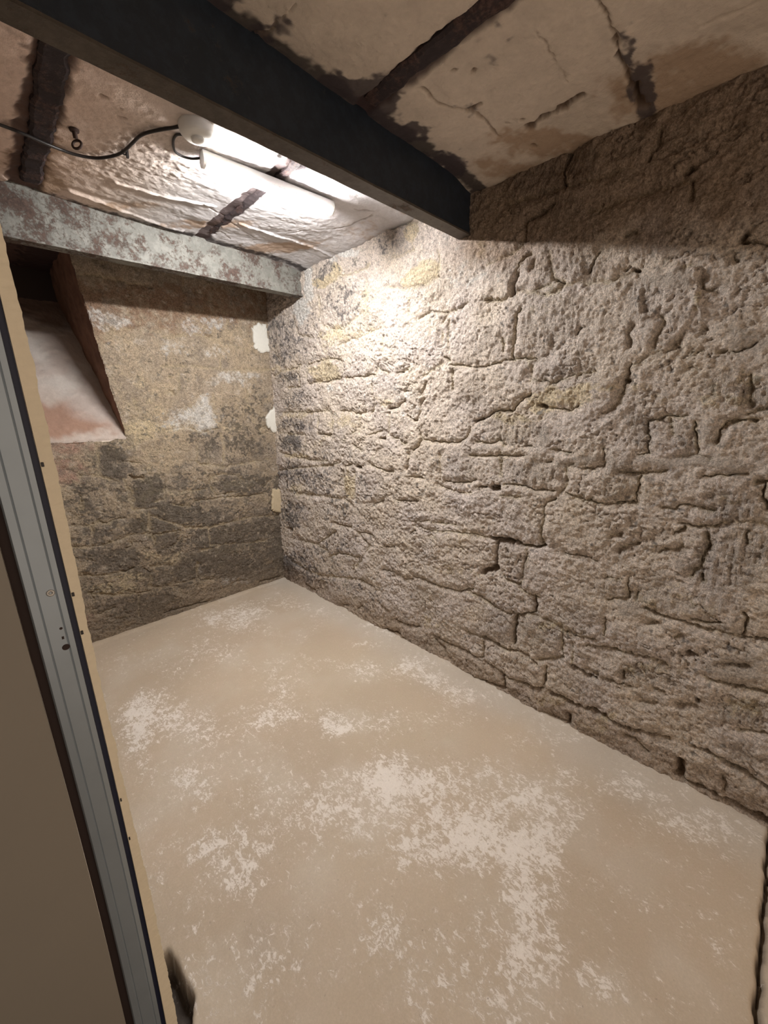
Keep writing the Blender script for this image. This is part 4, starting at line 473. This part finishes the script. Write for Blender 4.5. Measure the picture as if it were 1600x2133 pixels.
nearbeam = np.exp(-(np.abs(V - 1.175) / .058) ** 2) + .8 * np.exp(-(np.abs(V - 2.54) / .062) ** 2)
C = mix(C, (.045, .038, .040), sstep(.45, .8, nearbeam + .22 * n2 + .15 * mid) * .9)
C = mix(C, (.065, .052, .058), sstep(.35, .7, F['s'] * .75 + .35 * n2) * .9)
C = mix(C, (.07, .045, .045), np.maximum(rail1, rail0) * .9)
C = mix(C, (.05, .03, .028), sstep(2.62, 2.70, V))  # ceiling past the rear joist painted near black to stand for shade
C = mix(C, (.14, .085, .07), sstep(.35, .9, .8 * np.exp(-(np.abs(U - .345) / .075) ** 2) * lit + .4 * n2) * .6)
C = mix(C, (.10, .06, .045), sstep(.008, .02, G) * .9)
C = mix(C, (.30, .22, .16), sstep(.002, .008, G) * .35)
C = mix(C, (.30, .23, .19), sstep(.55, .9, lookup_noise(U, V, .012, 650) + .3 * lookup_noise(U, V, .2, 651)) * pk * .7)
ceiling = grid_mesh('ceiling', np.stack([U, V, .953 - Hc], -1), M_ceil, C, {'Grit': pk}, flip=True)
ceiling['kind'] = 'structure'

# left wall of the cellar, out of the photograph behind the partition
bm = bmesh.new(); box(bm, -1.25, -1.2, -1.3, 3.95, -.05, EYE + .95)
wall_left = link_bm('wall_left', bm, M_door); wall_left['kind'] = 'structure'

# ------------------------------------------------------------------ steel joists
def lerp(a, b, t): return a + (b - a) * t
def joist(name, label, mat, yf0, yf1, zb0, zb1, zt, w, x0=-1.15, x1=1.80, lip=.008, inset=.010, flange=None):
    """front face y and underside z are given at x=0.2 and x=1.8"""
    def Y(x): return lerp(yf0, yf1, (x - .2) / 1.6)
    def Z(x): return lerp(zb0, zb1, (x - .2) / 1.6) + EYE
    zt += EYE
    root = empty(name, (lerp(x0, x1, .5), Y(.3) + w / 2, Z(.3)), label, 'steel beam')
    def slab(part, ya, yb, za, zb, abs_top=False, nseg=60, wob=0.):
        bm = bmesh.new(); prev = None
        for i in range(nseg + 1):
            x = lerp(x0, x1, i / nseg); r = lambda: random.uniform(-wob, wob)
            q = [bm.verts.new(p) for p in ((x, Y(x) + ya + r(), Z(x) + za + r()), (x, Y(x) + yb + r(), Z(x) + za + r()),
                 (x, Y(x) + yb + r(), zt if abs_top else Z(x) + zb + r()), (x, Y(x) + ya + r(), zt if abs_top else Z(x) + zb + r()))]
            if prev:
                for k in range(4): bm.faces.new((prev[k], prev[(k + 1) % 4], q[(k + 1) % 4], q[k]))
            else: bm.faces.new(q[::-1])
            prev = q
        bm.faces.new(prev)
        return link_bm(part, bm, mat, root)
    f = slab('bottom_flange', 0, w, 0, lip, wob=.0007)
    if flange: f.data.materials[0] = flange
    web = slab('web', inset, w - inset, lip, 1, abs_top=True, wob=.0006)
    return root
joist('steel_joist', 'dark blue-black steel joist crossing the ceiling in front, nearest the camera', M_steel_dark, 1.150, 1.205, .737, .768, .975, .066, lip=.007, inset=.004, flange=M_flange)
joist('steel_joist', 'grey flaking rusty steel joist set close to the back wall', M_steel_grey, 2.505, 2.578, .733, .765, .975, .072, lip=.009, inset=.012)

# rusty battens bedded in the ceiling between the joists
def batten(name, label, xc0, xc1, y0, y1, w, z, group=None):
    bm = bmesh.new(); prev = None; n = max(14, int((y1 - y0) / .009)); ys = np.linspace(y0, y1, n + 1)
    ea = .009 * fbm(ys, ys * 0, .07, 701 + int(100 * xc0), 4, .6); eb = .009 * fbm(ys, ys * 0, .07, 731 + int(100 * xc0), 4, .6); ez = .0015 * fbm(ys, ys * 0, .04, 751, 3)
    for i in range(n + 1):
        y = ys[i]; xc = lerp(xc0, xc1, i / n)
        a, b = xc - w / 2 + ea[i], xc + w / 2 + eb[i]
        q = [bm.verts.new(p) for p in ((a, y, z + .04), (a, y, z + .002), (a + .010, y, z - .003 + ez[i]), (b - .010, y, z - .003 + ez[i]), (b, y, z + .002), (b, y, z + .04))]
        if prev:
            for k in range(6): bm.faces.new((prev[k], prev[(k + 1) % 6], q[(k + 1) % 6], q[k]))
        else: bm.faces.new(q[::-1])
        prev = q
    bm.faces.new(prev)
    return tag(link_bm(name, bm, M_batten), label, 'ceiling batten', group)
zc = EYE + .953
batten('ceiling_batten', 'wide dark crumbling batten across the ceiling at far left, crossed by the cable', .345, .365, 1.235, 2.46, .068, zc - .002)
batten('ceiling_batten', 'narrow dark batten in the ceiling passing behind the lit strip light', 1.115, 1.140, 1.30, 2.47, .036, zc + .004)
batten('ceiling_batten', 'dark batten in the ceiling on the near side of the dark joist', 1.10, 1.10, .15, 1.14, .060, zc + .002)

# ------------------------------------------------------------------ strip light
p0 = Vector((.800, 1.752, 0)); p1 = Vector((1.404, 1.727, 0)); ax = (p1 - p0).normalized(); sd = Vector((-ax.y, ax.x, 0)); ztop = zc - .004
lamp = empty('strip_light', ((p0.x + p1.x) / 2, (p0.y + p1.y) / 2, ztop), 'lit white LED strip light fixed along the ceiling between the joists', 'light')
def along(a, b, prof, name, mat):
    bm = bmesh.new(); rings = []
    for P in (a, b):
        rings.append([bm.verts.new(P + sd * s + Vector((0, 0, z))) for s, z in prof])
    n = len(prof)
    for k in range(n): bm.faces.new((rings[0][k], rings[0][(k + 1) % n], rings[1][(k + 1) % n], rings[1][k]))
    bm.faces.new(rings[0][::-1]); bm.faces.new(rings[1])
    return link_bm(name, bm, mat, lamp)
HH = .034; RW = .0205; RD = .019
along(p0, p1, [(-.018, ztop), (.018, ztop), (.023, ztop - HH + .006), (.023, ztop - HH), (-.023, ztop - HH), (-.023, ztop - HH + .006)], 'housing', M_white)
def dome(w, d): return [(w * math.cos(a), ztop - HH - d * math.sin(a) ** .8) for a in [math.pi * k / 16 for k in range(17)]]
along(p0 + ax * .010, p1 - ax * .010, dome(RW, RD), 'diffuser', M_lit)
along(p0, p0 + ax * .010, dome(RW + .001, RD + .001), 'end_cap', M_white); along(p1 - ax * .010, p1, dome(RW + .001, RD + .001), 'end_cap', M_white)

# round ceiling box with its small cap
rose = empty('junction_box', (.738, 1.625, zc - .004), 'round white plastic junction box on the ceiling beside the strip light', 'junction box')
bm = bmesh.new(); lathe(bm, (.738, 1.625, zc + .004), [(0, 0), (.060, 0), (.060, -.014), (.057, -.030), (.049, -.039), (.030, -.043), (0, -.043)], seg=64)
link_bm('base', bm, M_white, rose, True)
bm = bmesh.new(); lathe(bm, (.738, 1.625, zc - .036), [(.021, 0), (.0225, -.004), (.0225, -.010), (.021, -.013), (.012, -.0145), (0, -.015)], seg=48)
link_bm('cap', bm, M_white, rose, True)

# cable runs
zz = zc - .0075
bm = bmesh.new()
pts = [(-.35, 2.02), (.0, 2.05), (.252, 2.06), (.306, 2.052), (.373, 2.068), (.423, 2.088), (.467, 2.087), (.523, 2.062), (.566, 2.005), (.588, 1.949), (.600, 1.868), (.608, 1.798), (.632, 1.744), (.695, 1.655)]
zs = [0, 0, 0, -.006, -.006, 0, 0, 0, 0, 0, 0, -.002, -.002, 0]
tube(bm, catmull([(x, y, zz + dz) for (x, y), dz in zip(pts, zs)], 12), .0052, 12)
cab = tag(link_bm('cable', bm, M_cable, None, True), 'long black cable looping across the ceiling from the left to the round box', 'cable')
bm = bmesh.new()
tube(bm, catmull([(.712, 1.672, zz - .01), (.700, 1.712, zz), (.704, 1.758, zz), (.727, 1.812, zz), (.757, 1.826, zz), (.785, 1.806, zz - .006), (.806, 1.765, zz - .012)], 12), .0042, 12)
tag(link_bm('cable', bm, M_cable, None, True), 'short black cable curling from the round box to the strip light', 'cable')
# cable clip with its nail
bm = bmesh.new(); tube(bm, [Vector((.592, 1.949, zz)) + .0072 * Vector((math.cos(a), .0, math.sin(a))) for a in [2 * math.pi * k / 20 for k in range(20)]], .0025, 8, True)
box(bm, .5985, .606, 1.943, 1.955, zz - .014, zc + .002)
tag(link_bm('cable_clip', bm, M_cable), 'small black clip holding the long cable to the ceiling', 'cable clip')

# eye bolt
hook = empty('eye_bolt', (.440, 1.940, zc), 'rusty iron eye bolt hanging from the ceiling above the cable', 'eye bolt')
bm = bmesh.new(); tube(bm, [Vector((.440, 1.940, zc + .01)), Vector((.4405, 1.941, zc - .010)), Vector((.4415, 1.944, zc - .022))], .0075, 10)
lathe(bm, (.440, 1.940, zc + .002), [(0, 0), (.016, 0), (.014, -.006), (0, -.008)], seg=14)
link_bm('shank', bm, M_iron, hook, True)
bm = bmesh.new(); cR = Vector((.444, 1.952, zc - .036)); e1 = Vector((.72, -.69, 0)); e2 = Vector((.25, .22, .94)).normalized()
tube(bm, [cR + .0155 * (math.cos(a) * e1 + math.sin(a) * e2) for a in [2 * math.pi * k / 32 for k in range(32)]], .0042, 10, True)
link_bm('ring', bm, M_iron, hook, True)

# lime mortar daubs in the corner of back and right wall
def daub(label, pts, y, mat, seed):
    bm = bmesh.new(); rs = random.Random(seed); P = []
    for i in range(len(pts)):
        a = Vector(pts[i]); b = Vector(pts[(i + 1) % len(pts)])
        for k in range(6):
            q = a.lerp(b, k / 6); P.append(q + Vector((rs.uniform(-.009, .007), rs.uniform(-.012, .010))))
    c = sum((p for p in P), Vector((0, 0))) / len(P); rings = []
    for s, d in ((1.0, -.004), (.97, .006), (.85, .011), (.5, .013)):
        rings.append([bm.verts.new((c.x + (p.x - c.x) * s, y - d - rs.uniform(0, .0015), EYE + c.y + (p.y - c.y) * s)) for p in P])
    n = len(P)
    for A, B in zip(rings, rings[1:]):
        for k in range(n): bm.faces.new((A[k], A[(k + 1) % n], B[(k + 1) % n], B[k]))
    bm.faces.new(rings[-1])
    return tag(link_bm('mortar_daub', bm, mat), label, 'mortar daub')
daub('white rectangular lime patch high in the corner under the grey joist', [(1.652, 0.609), (1.689, 0.647), (1.783, 0.658), (1.785, 0.544), (1.786, 0.445), (1.706, 0.433), (1.657, 0.475)], 3.075, M_lime, 1)
daub('jagged cream mortar daub halfway down the wall corner', [(1.799, 0.041), (1.82, -0.048), (1.791, -0.202), (1.696, -0.133), (1.695, -0.07)], 3.070, M_lime, 2)
daub('sandy tan mortar daub in the wall corner, lowest of the three', [(1.701, -0.659), (1.822, -0.678), (1.837, -0.865), (1.827, -0.892), (1.696, -0.866), (1.669, -0.833)], 3.068, M_sand, 3)


# ------------------------------------------------------------------ partition on the left: door panel, metal upright, seal, cut board
YP = .82
def bend(o):
    'the uprights bow slightly to the left near the floor'
    for v in o.data.vertices:
        t = max(0., (.95 - v.co.z) / .95); v.co.x -= .014 * t * t
    return o
fr = empty('metal_door_frame', (.028, YP, 0), 'grey metal door frame upright with a screw and dark seal, at left edge', 'door frame')
bm = bmesh.new()
prof = [(.004, .002), (.006, -.002), (.016, -.003), (.0175, -.0015), (.019, -.003), (.040, -.003), (.0415, -.0015), (.043, -.003), (.0505, -.002), (.0515, .004), (.0515, .060), (.004, .060)]
rings = []
for z in np.linspace(0, EYE + .95, 40): rings.append([bm.verts.new((x, YP + y, z)) for x, y in prof])
n = len(prof)
for A, B in zip(rings, rings[1:]):
    for k in range(n): bm.faces.new((A[k], A[(k + 1) % n], B[(k + 1) % n], B[k]))
bm.faces.new(rings[0]); bm.faces.new(rings[-1][::-1])
bend(link_bm('upright', bm, M_frame, fr))
def post(x0, x1, y0, y1):
    bm = bmesh.new(); zs = np.linspace(0, EYE + .95, 40)
    for a, b in zip(zs, zs[1:]): box(bm, x0, x1, y0, y1, a, b)
    bmesh.ops.remove_doubles(bm, verts=bm.verts, dist=1e-5)
    bmesh.ops.delete(bm, geom=[f for f in bm.faces if abs(f.normal.z) > .9 and 0.001 < f.calc_center_median().z < EYE + .94], context='FACES_ONLY')
    return bm
bend(link_bm('seal', post(.0517, .0595, YP + .006, YP + .05), M_seal, fr))
bend(link_bm('rebate', post(-.0090, .0038, YP + .012, YP + .05), M_gap, fr))
for (x, z) in ((.0345, -.286),):
    bm = bmesh.new(); lathe(bm, (x, YP - .0028, EYE + z), [(0, .0), (.0015, 0), (.0022, .0012), (.0052, .0018), (.0058, .0008), (.0060, -.001)], Vector((0, -1, 0)), 24)
    link_bm('screw', bm, M_screw, fr, True)
bm = bmesh.new()
lathe(bm, (.0365, YP - .0025, EYE - .352), [(0, .0008), (.0022, .0008), (.0026, 0)], Vector((0, -1, 0)), 12)
box(bm, .0345, .0375, YP - .0034, YP, EYE - .372, EYE - .367); lathe(bm, (.037, YP - .0030, EYE - .388), [(0, .001), (.0045, .0008), (.0055, 0)], Vector((0, -1, 0)), 16)
link_bm('keep', bm, M_gap, fr)

door = empty('door_panel', (-.3, YP, 0), 'plain beige-grey door panel filling the lower left edge', 'door')
bend(link_bm('panel', post(-1.19, -.0095, YP - .004, YP + .036), M_door, door))

bd = empty('board_edge', (.067, YP, 0), 'thin cream board upright with a ragged cut edge and black nails beside the metal frame', 'board')
zs = np.linspace(0.0, EYE + .95, 420); key = [(-1.5, .0815), (-1.30, .0815), (-1.121, .0790), (-.662, .0715), (-.396, .0725), (-.201, .0755), (-.043, .0795), (.143, .0790), (.241, .0775), (.95, .0760)]
bm = bmesh.new(); prev = None; rs = random.Random(4); j = 0
for z in zs:
    xo = float(np.interp(z - EYE, [k[0] for k in key], [k[1] for k in key]))
    j = .6 * j + rs.uniform(-.0009, .0009)
    if abs(z - (EYE - .62)) < .02: xo += .0022
    xo += j
    q = [bm.verts.new(p) for p in ((.0600, YP - .001, z), (xo, YP - .001 + rs.uniform(-.0006, .0006), z), (xo - .0008, YP + .012, z), (.0600, YP + .012, z))]
    if prev:
        for k in range(4): bm.faces.new((prev[k], prev[(k + 1) % 4], q[(k + 1) % 4], q[k]))
    else: bm.faces.new(q[::-1])
    prev = q
bm.faces.new(prev); bend(link_bm('board', bm, M_board, bd))
for z in (-.077, -.299, -.372, -.745, -.845):
    bm = bmesh.new(); s = .0016 if z > -.5 else .0010
    box(bm, .0622 - s, .0622 + s * 1.3, YP - .0028, YP + .002, EYE + z - .0035, EYE + z + .0035); bevel(bm, .0005, 1)
    bend(link_bm('nail', bm, M_cable, bd))
